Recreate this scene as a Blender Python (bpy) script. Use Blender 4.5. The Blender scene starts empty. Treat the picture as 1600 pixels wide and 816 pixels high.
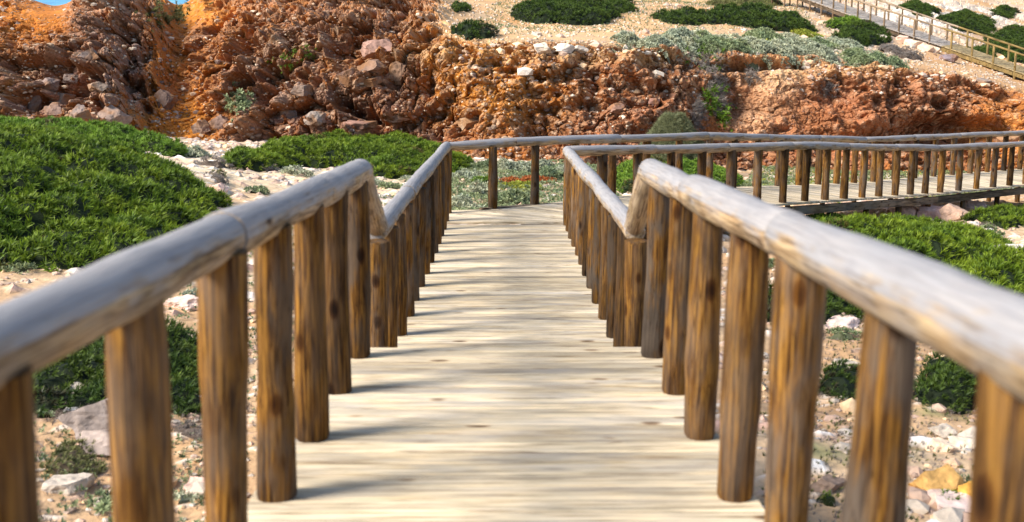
import bpy, math, random
import numpy as np
from mathutils import Vector, Matrix
from mathutils.bvhtree import BVHTree

random.seed(7); rng = np.random.default_rng(7)
scene = bpy.context.scene
COL = scene.collection

# ------------------------------------------------------------ camera, light
F = 1800.0; PPY = 250.0; PITCH = math.radians(9.46); YAW = math.atan(10/1800)
cam_d = bpy.data.cameras.new('camera'); cam = bpy.data.objects.new('camera', cam_d); COL.objects.link(cam)
cam_d.sensor_width = 36; cam_d.lens = 36*F/1600; cam_d.shift_y = -(408-PPY)/1600
cam_d.clip_end = 40000; cam_d.clip_start = .05
cam.location = (0, 0, 0)
cam.rotation_euler = (math.pi/2-PITCH, 0, -YAW)
cam_d.dof.use_dof = True; cam_d.dof.focus_distance = 30; cam_d.dof.aperture_fstop = 2.7
scene.camera = cam
RC = np.array(cam.rotation_euler.to_matrix())

SUN_EL = math.radians(40); SUNV = np.array([-.90, -.40]); SUNV /= np.linalg.norm(SUNV)
w = bpy.data.worlds.new('World'); scene.world = w; w.use_nodes = True
nt = w.node_tree; bg = nt.nodes['Background']
sky = nt.nodes.new('ShaderNodeTexSky'); sky.sky_type = 'NISHITA'; sky.sun_disc = False
sky.sun_elevation = SUN_EL; sky.sun_rotation = math.atan2(SUNV[0], SUNV[1])
nt.links.new(sky.outputs[0], bg.inputs[0]); bg.inputs[1].default_value = .125
sd = bpy.data.lights.new('sun', 'SUN'); sd.energy = 3.9; sd.angle = math.radians(20); sd.color = (1, .95, .86)
so = bpy.data.objects.new('sun', sd); COL.objects.link(so)
tosun = Vector((SUNV[0]*math.cos(SUN_EL), SUNV[1]*math.cos(SUN_EL), math.sin(SUN_EL)))
so.rotation_euler = tosun.to_track_quat('Z', 'Y').to_euler()
scene.view_settings.view_transform = 'Standard'; scene.view_settings.look = 'None'
scene.view_settings.exposure = 1.0; scene.view_settings.gamma = 1

def W(px, py, d):
    """world position of photograph pixel (1600 wide) at depth d along the optical axis"""
    px = np.asarray(px, float); py = np.asarray(py, float); d = np.asarray(d, float)
    p = np.stack(np.broadcast_arrays((px-800)/F*d, -(py-PPY)/F*d, -d), -1)
    return p @ RC.T
def ray(px, py):
    v = np.array([(px-800)/F, -(py-PPY)/F, -1.0]) @ RC.T
    return Vector(v/np.linalg.norm(v))

# ------------------------------------------------------------ noise
def _h(ix, iy, iz, seed):
    with np.errstate(over='ignore'):
        h = (ix.astype(np.int64)*73856093) ^ (iy.astype(np.int64)*19349663) ^ (iz.astype(np.int64)*83492791) ^ (seed*2654435)
        h = h.astype(np.uint32)
        h ^= h >> np.uint32(16); h *= np.uint32(0x7feb352d); h ^= h >> np.uint32(15); h *= np.uint32(0x846ca68b); h ^= h >> np.uint32(16)
    return h.astype(np.float64)/4294967295.0
def vnoise(p, seed=0):
    i = np.floor(p); f = p-i; f = f*f*(3-2*f); i = i.astype(np.int64); r = 0
    for a in (0, 1):
        for b in (0, 1):
            for c in (0, 1):
                wgt = (f[..., 0] if a else 1-f[..., 0])*(f[..., 1] if b else 1-f[..., 1])*(f[..., 2] if c else 1-f[..., 2])
                r = r + wgt*_h(i[..., 0]+a, i[..., 1]+b, i[..., 2]+c, seed)
    return r*2-1
def fbm(p, oct=4, seed=0):
    s = 0; a = 1; t = 0
    for k in range(oct):
        s = s+a*vnoise(p*2**k, seed+k); t += a; a *= .5
    return s/t
def worley(p, seed=0, full=False):
    i = np.floor(p).astype(np.int64); f1 = np.full(p.shape[:-1], 9.); f2 = f1.copy(); idh = np.zeros(p.shape[:-1]); vec = np.zeros(p.shape)
    for a in (-1, 0, 1):
        for b in (-1, 0, 1):
            for c in (-1, 0, 1):
                x, y, z = i[..., 0]+a, i[..., 1]+b, i[..., 2]+c
                dx = x+_h(x, y, z, seed)-p[..., 0]; dy = y+_h(x, y, z, seed+1)-p[..., 1]; dz = z+_h(x, y, z, seed+2)-p[..., 2]
                d = np.sqrt(dx*dx+dy*dy+dz*dz)
                m = d < f1
                f2 = np.where(m, f1, np.minimum(f2, d)); idh = np.where(m, _h(x, y, z, seed+3), idh); f1 = np.where(m, d, f1)
                if full: vec[m] = np.stack([dx, dy, dz], -1)[m]
    return (f1, f2, idh, vec) if full else (f1, f2, idh)
def ss(a, b, x):
    t = np.clip((x-a)/(b-a), 0, 1); return t*t*(3-2*t)

# ------------------------------------------------------------ mesh helpers
def mesh_np(name, verts, faces, col=None, smooth=False):
    """faces: int array (n,3) or (n,4)"""
    me = bpy.data.meshes.new(name); verts = np.ascontiguousarray(verts, np.float32); faces = np.ascontiguousarray(faces, np.int32)
    n, k = faces.shape
    me.vertices.add(len(verts)); me.vertices.foreach_set('co', verts.ravel())
    me.loops.add(n*k); me.loops.foreach_set('vertex_index', faces.ravel())
    me.polygons.add(n); me.polygons.foreach_set('loop_start', np.arange(0, n*k, k, dtype=np.int32))
    me.polygons.foreach_set('loop_total', np.full(n, k, np.int32))
    me.polygons.foreach_set('use_smooth', np.full(n, bool(smooth)))
    me.update(calc_edges=True)
    if col is not None:
        at = me.color_attributes.new('Col', 'FLOAT_COLOR', 'POINT')
        c = np.ones((len(verts), 4), np.float32); c[:, :3] = col; at.data.foreach_set('color', c.ravel())
    return me
def link(name, me, mat=None, parent=None):
    o = bpy.data.objects.new(name, me); COL.objects.link(o)
    if mat is not None and me is not None and not me.materials: me.materials.append(mat)
    if parent is not None: o.parent = parent
    return o
def tag(o, label=None, cat=None, group=None, kind=None):
    if label: o['label'] = label
    if cat: o['category'] = cat
    if group: o['group'] = group
    if kind: o['kind'] = kind
    return o
def empty(name, loc, label=None, cat=None, group=None, kind=None):
    o = bpy.data.objects.new(name, None); COL.objects.link(o); o.location = Vector([float(v) for v in loc]); o.empty_display_size = .1
    return tag(o, label, cat, group, kind)

# ------------------------------------------------------------ materials
def mat_new(name):
    m = bpy.data.materials.new(name); m.use_nodes = True
    t = m.node_tree; return m, t, t.nodes['Principled BSDF']
def N(t, typ, **kw):
    n = t.nodes.new(typ)
    for k, v in kw.items():
        if k in n.inputs: n.inputs[k].default_value = v
        else: setattr(n, k, v)
    return n
def L(t, a, b): t.links.new(a, b)
def ramp(t, src, stops):
    r = t.nodes.new('ShaderNodeValToRGB'); e = r.color_ramp.elements
    while len(e) < len(stops): e.new(.5)
    for x, (p, c) in zip(e, stops):
        x.position = p; x.color = (*c, 1) if len(c) == 3 else c
    L(t, src, r.inputs[0]); return r
def mix(t, fac, a, b, mode='MIX'):
    m = t.nodes.new('ShaderNodeMix'); m.data_type = 'RGBA'; m.blend_type = mode
    for v, s in ((fac, m.inputs[0]), (a, m.inputs[6]), (b, m.inputs[7])):
        if hasattr(v, 'links'): L(t, v, s)
        else: s.default_value = v if isinstance(v, (int, float)) else (*v, 1)
    return m.outputs[2]
def mth(t, op, a, b=0.0, clamp=False):
    m = t.nodes.new('ShaderNodeMath'); m.operation = op; m.use_clamp = clamp
    for v, s in ((a, m.inputs[0]), (b, m.inputs[1])):
        if hasattr(v, 'links'): L(t, v, s)
        else: s.default_value = v
    return m.outputs[0]

def mat_col(name, rough=.9, nscale=18., namp=.35, bump=.3, bdist=.03, transl=0, spec=.2):
    m, t, b = mat_new(name)
    at = N(t, 'ShaderNodeAttribute', attribute_name='Col'); tc = N(t, 'ShaderNodeTexCoord')
    no = N(t, 'ShaderNodeTexNoise', Scale=nscale, Detail=5.0, Roughness=.65); L(t, tc.outputs['Object'], no.inputs['Vector'])
    r = ramp(t, no.outputs['Fac'], [(.25, (1-namp,)*3), (.5, (1, 1, 1)), (.78, (1+namp,)*3)])
    c = mix(t, 1.0, at.outputs['Color'], r.outputs[0], 'MULTIPLY')
    L(t, c, b.inputs['Base Color']); b.inputs['Roughness'].default_value = rough; b.inputs['Specular IOR Level'].default_value = spec
    if bump:
        bp = N(t, 'ShaderNodeBump', Strength=bump, Distance=bdist); L(t, no.outputs['Fac'], bp.inputs['Height']); L(t, bp.outputs[0], b.inputs['Normal'])
    if transl:
        tr = t.nodes.new('ShaderNodeBsdfTranslucent'); L(t, c, tr.inputs[0]); ms = t.nodes.new('ShaderNodeMixShader'); ms.inputs[0].default_value = transl
        L(t, b.outputs[0], ms.inputs[1]); L(t, tr.outputs[0], ms.inputs[2]); L(t, ms.outputs[0], t.nodes['Material Output'].inputs[0])
    return m

def mat_wood(name, dark, mid, light, grey, top=None, topamt=0.0, greyamt=.5, grain=(85, 85, 3.0), crack=.8, gamma_rand=.35, blot=.55, knots=.6):
    """round or sawn timber: grain runs along the object's local Z (logs) or X (planks)"""
    m, t, b = mat_new(name)
    tc = N(t, 'ShaderNodeTexCoord'); oi = N(t, 'ShaderNodeObjectInfo')
    off = t.nodes.new('ShaderNodeVectorMath'); off.operation = 'MULTIPLY_ADD'
    cmb = N(t, 'ShaderNodeCombineXYZ'); 
    for k in range(3): L(t, mth(t, 'MULTIPLY', oi.outputs['Random'], 37.+k*13), cmb.inputs[k])
    L(t, tc.outputs['Object'], off.inputs[0]); off.inputs[1].default_value = (1, 1, 1); L(t, cmb.outputs[0], off.inputs[2])
    mp = N(t, 'ShaderNodeMapping'); mp.inputs['Scale'].default_value = grain; L(t, off.outputs[0], mp.inputs[0])
    n1 = N(t, 'ShaderNodeTexNoise', Scale=1.0, Detail=6.0, Roughness=.62, Distortion=.35); L(t, mp.outputs[0], n1.inputs['Vector'])
    mp2 = N(t, 'ShaderNodeMapping'); mp2.inputs['Scale'].default_value = tuple(g*.13 if g > 5 else g*1.0 for g in grain); L(t, off.outputs[0], mp2.inputs[0])
    n2 = N(t, 'ShaderNodeTexNoise', Scale=1.0, Detail=3.0, Roughness=.6); L(t, mp2.outputs[0], n2.inputs['Vector'])
    base = ramp(t, n1.outputs['Fac'], [(.34, dark), (.47, mid), (.62, light)])
    gr = ramp(t, n2.outputs['Fac'], [(.40, (0, 0, 0)), (.62, (1, 1, 1))])
    rsel = N(t, 'ShaderNodeMath', operation='FRACT'); L(t, mth(t, 'MULTIPLY', oi.outputs['Random'], 7.31), rsel.inputs[0])
    gfac = mth(t, 'MULTIPLY', mth(t, 'MULTIPLY', gr.outputs[0], mth(t, 'ADD', rsel.outputs[0], .35)), greyamt, True)
    c = mix(t, gfac, base.outputs[0], grey)
    # value variation per piece
    rv = N(t, 'ShaderNodeMapRange'); rv.inputs['To Min'].default_value = 1-gamma_rand; rv.inputs['To Max'].default_value = 1+gamma_rand*.6; rs2 = N(t, 'ShaderNodeMath', operation='FRACT'); L(t, mth(t, 'MULTIPLY', oi.outputs['Random'], 23.7), rs2.inputs[0]); L(t, rs2.outputs[0], rv.inputs[0])
    c = mix(t, 1.0, c, rv.outputs[0], 'MULTIPLY')
    bl = N(t, 'ShaderNodeTexNoise', Scale=1.0, Detail=4.0, Roughness=.6); mpb = N(t, 'ShaderNodeMapping'); mpb.inputs['Scale'].default_value = tuple(7. if g > 5 else 2.4 for g in grain)
    L(t, off.outputs[0], mpb.inputs[0]); L(t, mpb.outputs[0], bl.inputs['Vector'])
    c = mix(t, 1.0, c, ramp(t, bl.outputs['Fac'], [(.32, (blot,)*3), (.5, (1, 1, 1)), (.7, (1.25, 1.2, 1.12))]).outputs[0], 'MULTIPLY')
    # knots
    vo = N(t, 'ShaderNodeTexVoronoi', Scale=1.0); mp3 = N(t, 'ShaderNodeMapping')
    mp3.inputs['Scale'].default_value = tuple(11. if g > 5 else 5. for g in grain); L(t, off.outputs[0], mp3.inputs[0]); L(t, mp3.outputs[0], vo.inputs['Vector'])
    kn = ramp(t, vo.outputs['Distance'], [(.10, (.16, .12, .10)), (.24, (.45, .36, .3)), (.30, (.85, .8, .75)), (.36, (1, 1, 1))])
    ks = ramp(t, vo.outputs['Color'], [(knots, (0, 0, 0)), (knots+.04, (1, 1, 1))])
    c = mix(t, ks.outputs[0], c, mix(t, 1.0, c, kn.outputs[0], 'MULTIPLY'))
    # drying cracks
    mp4 = N(t, 'ShaderNodeMapping'); mp4.inputs['Scale'].default_value = tuple(g*.5 if g > 5 else g*.28 for g in grain); L(t, off.outputs[0], mp4.inputs[0])
    n4 = N(t, 'ShaderNodeTexNoise', Scale=1.0, Detail=2.0); L(t, mp4.outputs[0], n4.inputs['Vector'])
    ck = ramp(t, mth(t, 'ABSOLUTE', mth(t, 'SUBTRACT', n4.outputs['Fac'], .5)), [(.0, (.16, .12, .1)), (.022, (1, 1, 1))])
    c = mix(t, crack, c, mix(t, 1.0, c, ck.outputs[0], 'MULTIPLY'))
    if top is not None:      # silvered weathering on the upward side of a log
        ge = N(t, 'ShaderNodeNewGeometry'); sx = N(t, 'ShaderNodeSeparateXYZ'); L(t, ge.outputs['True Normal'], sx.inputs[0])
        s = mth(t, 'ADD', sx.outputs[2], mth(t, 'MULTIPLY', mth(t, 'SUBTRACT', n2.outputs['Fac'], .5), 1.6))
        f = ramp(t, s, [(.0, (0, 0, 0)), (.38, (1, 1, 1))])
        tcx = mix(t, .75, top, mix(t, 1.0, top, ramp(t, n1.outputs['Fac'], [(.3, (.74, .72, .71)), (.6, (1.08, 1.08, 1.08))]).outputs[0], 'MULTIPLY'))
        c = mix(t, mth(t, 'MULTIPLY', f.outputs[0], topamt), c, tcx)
    L(t, c, b.inputs['Base Color']); b.inputs['Roughness'].default_value = .88; b.inputs['Specular IOR Level'].default_value = .12
    bp = N(t, 'ShaderNodeBump', Strength=.8, Distance=.006); L(t, n1.outputs['Fac'], bp.inputs['Height']); L(t, bp.outputs[0], b.inputs['Normal'])
    return m

M_post = mat_wood('round_post_wood', (.018, .007, .003), (.095, .041, .009), (.235, .115, .022), (.10, .074, .055), greyamt=.9, gamma_rand=.62, knots=.69)
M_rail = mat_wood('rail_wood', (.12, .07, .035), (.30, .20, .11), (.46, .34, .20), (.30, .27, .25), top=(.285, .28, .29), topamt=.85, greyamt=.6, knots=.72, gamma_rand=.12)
M_plank = mat_wood('plank_wood', (.26, .18, .10), (.57, .45, .29), (.72, .59, .40), (.45, .40, .34), greyamt=.6, grain=(2.2, 55, 55), crack=.7, gamma_rand=.36, blot=.75, knots=.78)
M_beam = mat_wood('beam_wood', (.04, .025, .015), (.10, .065, .035), (.18, .12, .07), (.16, .14, .12), grain=(1.6, 24, 24))
M_hpost = mat_wood('weathered_post_wood', (.06, .035, .02), (.16, .10, .05), (.28, .19, .11), (.25, .21, .18), gamma_rand=.3)
M_hrail = mat_wood('weathered_rail_wood', (.14, .09, .05), (.26, .18, .11), (.38, .28, .18), (.34, .29, .25), gamma_rand=.1)
M_hplank = mat_wood('grey_plank_wood', (.26, .21, .17), (.36, .30, .25), (.42, .37, .31), (.36, .33, .31), grain=(1.6, 24, 24), gamma_rand=.1)
M_ypost = mat_wood('new_post_wood', (.11, .07, .025), (.20, .135, .05), (.27, .19, .08), (.34, .25, .1), greyamt=.3, gamma_rand=.1)
M_yplank = mat_wood('new_plank_wood', (.26, .18, .08), (.38, .28, .14), (.44, .34, .18), (.34, .27, .18), greyamt=.3, grain=(1.6, 24, 24), gamma_rand=.1)
M_cliff = mat_col('cliff_rock', nscale=11., namp=.6, bump=1., bdist=.09)
M_ground = mat_col('sandy_ground', nscale=9., namp=.3, bump=.6, bdist=.04)
M_stone = mat_col('stone', nscale=11., namp=.3, bump=.6, bdist=.03)
M_leaf = mat_col('foliage', rough=.55, nscale=3., namp=.25, bump=0, transl=.25, spec=.25)
M_twig = mat_col('twig_bark', nscale=30., namp=.3, bump=.3)

# ------------------------------------------------------------ hillside: cliff and headland behind
ST = {  # station (photograph x): rows of (depth m, photograph y) from the foot over the edge to the sea
 -700: [(33,235),(35,160),(37,100),(40,40),(46,-40),(52,-30),(75,60),(120,330)],
 -100: [(35,222),(37,150),(39,95),(42.5,42),(48,-14),(54,-8),(75,60),(120,330)],
 0:    [(36,222),(38,150),(39.5,95),(43,45),(49,-6),(55,-2),(75,60),(120,330)],
 48:   [(36,224),(37.8,150),(39.5,98),(43.4,42),(49,2),(55,8),(75,60),(120,330)],
 85:   [(36,226),(37.5,150),(39.3,100),(43,42),(49,10),(55,16),(75,60),(120,330)],
 118:  [(36,230),(37.2,155),(38.6,100),(42.3,42),(49,4),(55,10),(75,60),(120,330)],
 160:  [(36.5,234),(37.4,160),(38.6,104),(41.5,44),(47.5,-16),(54,-6),(75,60),(120,330)],
 235:  [(38,238),(40.2,170),(42,110),(44,50),(49,-14),(55,-4),(75,60),(120,330)],
 278:  [(38.6,240),(42,175),(45,120),(48.5,60),(54,11),(59,18),(78,60),(120,330)],
 318:  [(38.4,242),(41,175),(43,115),(46,56),(51,-6),(57,0),(78,60),(120,330)],
 400:  [(38.2,244),(40,165),(42,108),(45.5,50),(51,-25),(58,-25),(90,-20),(120,300)],
 560:  [(38,250),(39.6,168),(41.2,108),(44,52),(50.5,-18),(60,-30),(90,-30),(140,-20)],
 660:  [(37.6,258),(39,175),(40.4,112),(43,55),(48.5,-6),(60,-25),(90,-40),(140,-30)],
 705:  [(37.3,260),(38.6,182),(39.8,118),(41.2,66),(48.5,22),(61,-6),(90,-35),(140,-30)],
 760:  [(37,262),(38.2,188),(39.4,128),(40.6,72),(49,30),(61,2),(90,-30),(140,-30)],
 900:  [(37.5,262),(38.9,190),(40,132),(41.2,76),(50,34),(62,4),(90,-28),(140,-30)],
 1030: [(38,262),(39.3,190),(40.4,136),(41.8,80),(51,38),(63,6),(90,-25),(140,-30)],
 1085: [(39.6,262),(41.3,192),(42.2,138),(43,84),(52,42),(64,10),(90,-22),(140,-30)],
 1135: [(40.2,264),(42.2,194),(43.4,142),(44.2,88),(52.5,46),(64,12),(88,-20),(140,-30)],
 1250: [(40.5,268),(42.2,202),(44,148),(45.6,98),(54,58),(65,22),(84,-14),(125,-30)],
 1350: [(41.3,275),(43.2,208),(44.6,158),(46,108),(55,72),(66,36),(84,2),(118,-26)],
 1450: [(42.3,286),(45,222),(45.2,164),(46.8,118),(56,88),(65,56),(84,20),(115,-16)],
 1530: [(43,290),(46,226),(46,170),(48,130),(56,104),(66,74),(86,34),(115,-8)],
 1548: [(43,290),(46,226),(46,172),(48.4,134),(56,108),(66,78),(86,38),(115,3)],
 1600: [(43.4,290),(45.6,224),(46.6,178),(49,148),(56.5,122),(66,90),(88,46),(115,9)],
 1900: [(44,310),(46,250),(48,210),(51,190),(57,165),(67,130),(90,75),(115,35)],
 2300: [(44,330),(46,280),(48,250),(51,230),(57,200),(67,165),(90,110),(115,70)],
}
xs = np.array(sorted(ST)); tab = np.array([ST[k] for k in xs], float)
tab = np.concatenate([tab, np.full((len(xs), 1, 2), 0.)], 1); tab[:, -1, 0] = 175; tab[:, -1, 1] = 330
ux = np.concatenate([np.arange(-700, -40, 9.), np.arange(-40, 1640, 1.45), np.arange(1640, 2301, 9.)])
vr = np.concatenate([np.linspace(0, 3.3, 250), np.linspace(3.31, 4.4, 60)[1:], np.linspace(4.42, 8, 150)])
A = np.stack([np.interp(ux, xs, tab[:, r, 0]) for r in range(9)], 1); B = np.stack([np.interp(ux, xs, tab[:, r, 1]) for r in range(9)], 1)
def smooth_cols(M_, sig):
    k = np.exp(-.5*(np.arange(-3*sig, 3*sig+1)/sig)**2); k /= k.sum(); P = np.pad(M_, ((3*sig, 3*sig), (0, 0)), 'edge')
    return np.stack([np.convolve(P[:, c], k, 'valid') for c in range(M_.shape[1])], 1)
A = smooth_cols(A, 9); B = smooth_cols(B, 5)
vi = np.clip(np.floor(vr).astype(int), 0, 7); vf = vr-vi
def cr(T):   # Catmull-Rom along the rows
    g = lambda i: T[:, np.clip(i, 0, 8)]
    p0, p1, p2, p3 = g(vi-1), g(vi), g(vi+1), g(vi+2); f = vf[None, :]
    c = .5*((2*p1)+(-p0+p2)*f+(2*p0-5*p1+4*p2-p3)*f*f+(-p0+3*p1-3*p2+p3)*f**3)
    li = p1+(p2-p1)*f
    return c*.6+li*.4
D = cr(A); PY = cr(B); PX = np.repeat(ux[:, None], len(vr), 1); VV = np.repeat(vr[None, :], len(ux), 0)
P = W(PX, PY, D)
du = np.gradient(P, axis=0); dv = np.gradient(P, axis=1); NR = np.cross(du, dv); NR /= np.linalg.norm(NR, axis=-1, keepdims=True)+1e-9
if NR[..., 1].mean() > 0: NR = -NR
NR = np.where(NR[..., 2:3] < -.2, -NR, NR)
for _ in range(3):
    NR[1:-1] = (NR[:-2]+NR[1:-1]*2+NR[2:])/4
def G(cx, cy, sx, sy, k=1.): return k*np.exp(-((PX-cx)/sx)**2-((PY-cy)/sy)**2)
face = 1-ss(3.0, 3.35, VV)                       # 1 on the cliff face, 0 on the flat top
leftw = 1-ss(640, 730, PX); face = np.maximum(face, leftw*(1-ss(4.6, 5.2, VV)))
wob = fbm(P*.35, 3, 5)
# how blocky / how much bare soil
soil = G(65, 25, 65, 26, 1.1)-G(160, 50, 50, 60, .6)+G(255, 90, 45, 55, .9)+G(275, 190, 55, 45, 1.1)+G(300, 15, 60, 22, .9)+G(245, 225, 60, 25)+G(430, 30, 90, 22, .15)+G(30, 60, 60, 20, .5)
soil += G(1100, 150, 22, 75, .8)+G(1200, 110, 60, 35, .7)+G(1570, 190, 60, 60, .5)+G(1150, 200, 60, 30, .4)+G(1190, 150, 60, 60, .5)+G(1380, 170, 170, 60, .35)
soil = np.clip(soil+wob*.75, 0, 1)*face
big = np.clip(G(140, 140, 110, 60, 1.1)+G(420, 150, 130, 80, .8)+G(590, 130, 130, 90, 1.1)+G(165, 50, 70, 60, 1.1)+G(470, 40, 150, 40, .6)+G(350, 90, 60, 60, .7)+G(900, 190, 200, 30, .35)+G(1400, 180, 200, 60, .2)+G(0, 130, 60, 50, .9), 0, 1)
big = big*(1-.75*soil)*face
Pw = P+.30*np.stack([fbm(P*.8+9, 3, 11), fbm(P*.8+33, 3, 12), fbm(P*.8+57, 3, 13)], -1)
# beds dip to the lower left: a rotated frame for the layered blocks
ca_, sa_ = .80, .60
def bed(Q, k=1.0):
    x_, z_ = Q[..., 0], Q[..., 2]; t_ = np.clip((PX-760)/300, 0, 1)*0
    return np.stack([x_*ca_+z_*sa_, Q[..., 1], (-x_*sa_+z_*ca_)*k], -1)
def facet(v, idh, k):
    a1 = idh*97.3 % 1-.5; a2 = idh*41.7 % 1-.5; a3 = idh*13.9 % 1-.5
    return (v[..., 0]*a1+v[..., 1]*a2*.5+v[..., 2]*(a3-.15))*k
bedw = (1-ss(560, 700, PX))[..., None]
Pl = bed(Pw, 1.35)*bedw+(Pw*np.array([1, 1, 1.6]))*(1-bedw)
f1, f2, ia, va = worley(Pl/1.5, 20, True); g1, g2, ib, vb = worley(Pl/.62, 40, True); h1, h2, ic, vc = worley(Pw/.27, 60, True); k1, k2, idd = worley(P/.13, 80)
lo = fbm(P*.22, 4, 3); md = fbm(P*1.1, 4, 7); hi = fbm(P*4.5, 3, 9)
disp = face*(lo*1.0+md*.42*(1-.3*soil)+hi*.12)
Bd = bed(P)
rib = 1-np.abs(fbm(np.stack([Bd[..., 0]*.62, Bd[..., 1]*.3, Bd[..., 2]*.16], -1)+4, 4, 15)); disp += face*(rib-.78)*2.2*(.25+big)*bedw[..., 0]
rg2 = 1-np.abs(fbm(P*.5+14, 4, 16)); disp += face*(rg2-.78)*1.1*(1-.5*soil)
disp += big*((ia-.5)*.75+facet(va, ia, .8)+((np.minimum(f2-f1, .35)/.35)**.5-1)*.42)
mid = face*(1-.7*soil)
disp += mid*((ib-.5)*.26+facet(vb, ib, .38)+((np.minimum(g2-g1, .3)/.3)**.5-1)*.12)
disp += face*(1-.6*soil)*((ic-.5)*.12+facet(vc, ic, .16)+((np.minimum(h2-h1, .3)/.3)**.5-1)*.07)
stn = (ic > .42+.4*soil)*np.clip(1-(h1/.5)**2, 0, 1)**.5
stn2 = (idd > .5+.3*soil)*np.clip(1-(k1/.5)**2, 0, 1)**.5
disp += face*stn2*.055+face*fbm(P*9, 3, 66)*.05
cav = ss(.10, .38, fbm(P*np.array([.7, .7, .95])+21, 4, 17)); disp -= face*cav*(.6+.8*big)*(1-.6*soil)
# dark clefts and hollows cut into the face
hol = G(72, 125, 20, 30, 1.5)+G(625, 2, 38, 12, 2.4)+G(632, 118, 15, 26, -.9)+G(662, 125, 10, 28, .8)+G(1060, 215, 60, 16, 1.6)+G(1490, 205, 90, 20, 1.9)+G(1330, 225, 120, 16, .8)
hol += G(215, 75, 30, 14, 1.)+G(930, 140, 12, 45, .7)+G(20, 145, 18, 14, .9)+G(1190, 103, 90, 7, 1.1)+G(820, 95, 60, 8, .4)+G(955, 165, 60, 8, .6)+G(330, 130, 26, 20, .8)+G(545, 165, 40, 8, .5)
disp -= hol*face*1.15
lowsad = np.clip(G(85, 0, 44, 46)+G(278, 0, 30, 46), 0, 1)*face; disp = disp*(1-lowsad)-lowsad*.05
flat = 1-face
zsk = flat*(fbm(P*.16, 3, 31)*.35+fbm(P*.9, 3, 32)*.07)*ss(3.3, 3.9, VV)
rocky = np.clip(G(1450, 30, 170, 28, 1.2)+G(1330, 90, 60, 25, .5), 0, 1)*flat   # pale rock slabs behind the hillside walkway
r1, r2, ir = worley(Pw*np.array([.6, .6, 1.4])*1.0, 90)
zsk += rocky*(((np.minimum(r2-r1, .3)/.3)**.5)*.35*(ir+.3))
zsk += flat*((np.abs(PX-1000) < 2000)*(idd > .8)*np.clip(1-(k1/.5)**2, 0, 1)**.5*.06)
DR = NR*.35+np.array([-.12, -.8, .12]); DR /= np.linalg.norm(DR, axis=-1, keepdims=True)
Pd = P+DR*disp[..., None]; Pd[..., 2] += zsk
# albedo
def lerp(a, b, f): return a+(b-a)*f[..., None]
C3 = lambda *c: np.broadcast_to(np.array(c, float), P.shape)
yel = np.clip(G(740, 110, 80, 80, 1.)+G(700, 90, 60, 60, .8)+G(830, 150, 90, 60, .6)+G(260, 190, 70, 60, .6)+G(1575, 190, 50, 60, .9)+G(560, 20, 160, 25, .25)+G(300, 15, 60, 20, .5)+wob*.3, 0, 1)
red = np.clip(G(1300, 170, 280, 90, 1.)+G(1120, 120, 60, 60, .6)+G(640, 215, 160, 22, .7)+G(980, 200, 100, 40, .5), 0, 1)
matrix = lerp(C3(.25, .095, .032), C3(.42, .15, .025), np.clip(soil*1.25, 0, 1)); matrix = lerp(matrix, C3(.52, .215, .03), yel*.8); matrix = lerp(matrix, C3(.30, .125, .065), red*.8)
tanw = np.clip(G(1215, 125, 45, 34, 1.)+G(1180, 190, 40, 34, .7), 0, 1); matrix = lerp(matrix, C3(.44, .28, .17), tanw)
matrix = matrix*(1+.45*md+.25*hi)[..., None]
pal = np.array([(.20, .115, .082), (.25, .145, .11), (.14, .085, .066), (.31, .175, .115), (.22, .13, .095), (.36, .235, .165)])
palw = np.array([(.50, .38, .27), (.36, .24, .15), (.25, .16, .11), (.62, .51, .40), (.32, .19, .11), (.22, .14, .11)])
def pick(pl, h): return pl[np.clip((h*len(pl)).astype(int), 0, len(pl)-1)]
grey = np.clip(G(130, 150, 110, 55, 1)+G(170, 70, 90, 60, .5)+G(430, 120, 90, 90, .5), 0, 1)
rock = pick(pal, (ia*.5+ib*.5*1.0) % 1.0); rock = lerp(rock, rock*np.array([.98, 1.1, 1.3])*1.12, grey)
edge = ss(.02, .14, g2-g1)*ss(.0, .1, f2-f1)
rockw = np.clip(big*1.15+.25*(ib > .5)+md*.5, 0, 1)*(1-soil)*edge
c = lerp(matrix, rock*(1+.35*hi+.2*md)[..., None], np.clip(rockw, 0, .92))
stc = lerp(pick(palw, (ic*7.3) % 1.0), pick(palw, (ic*7.3) % 1.0)*np.array([.82, .6, .5]), red*.6)
c = lerp(c, stc, ss(.1, .5, stn)*.7*(1-.55*soil)*(1-.5*big)); stc2 = pick(palw, (idd*9.1) % 1.0)
c = lerp(c, lerp(stc2, stc2*np.array([.85, .62, .5]), red*.7), ss(.15, .5, stn2)*.6*(1-.5*soil)*(1-.6*big))
c = lerp(c, C3(.60, .42, .22), np.clip(G(880, 84, 260, 14, .65)+G(1300, 110, 130, 16, .6), 0, 1)*face*(hi > -.2))
dust = ss(.35, .8, NR[..., 2]+.25*md)*face
c = lerp(c, matrix*1.1, dust*.25)
fl = lerp(C3(.50, .265, .11), C3(.58, .36, .18), np.clip(.5+fbm(P*.35, 3, 51), 0, 1)); fl = lerp(fl, C3(.44, .31, .19), np.clip(fbm(P*.8, 4, 52)*1.4, 0, 1))
fl = lerp(fl, C3(.60, .52, .43)*(.75+.5*ir)[..., None], (ir > .25)*rocky*.9); fl = lerp(fl, C3(.78, .70, .60), (idd > .8)*ss(.2, .5, np.clip(1-(k1/.5)**2, 0, 1))*.8)
grn = np.clip(fbm(P*.5, 4, 61)*2.2-.55, 0, 1)*ss(760, 900, PX)*.25
fl = lerp(fl, C3(.20, .22, .10), grn*(hi > 0))
c = lerp(c, fl, ss(.3, .7, flat))
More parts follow.
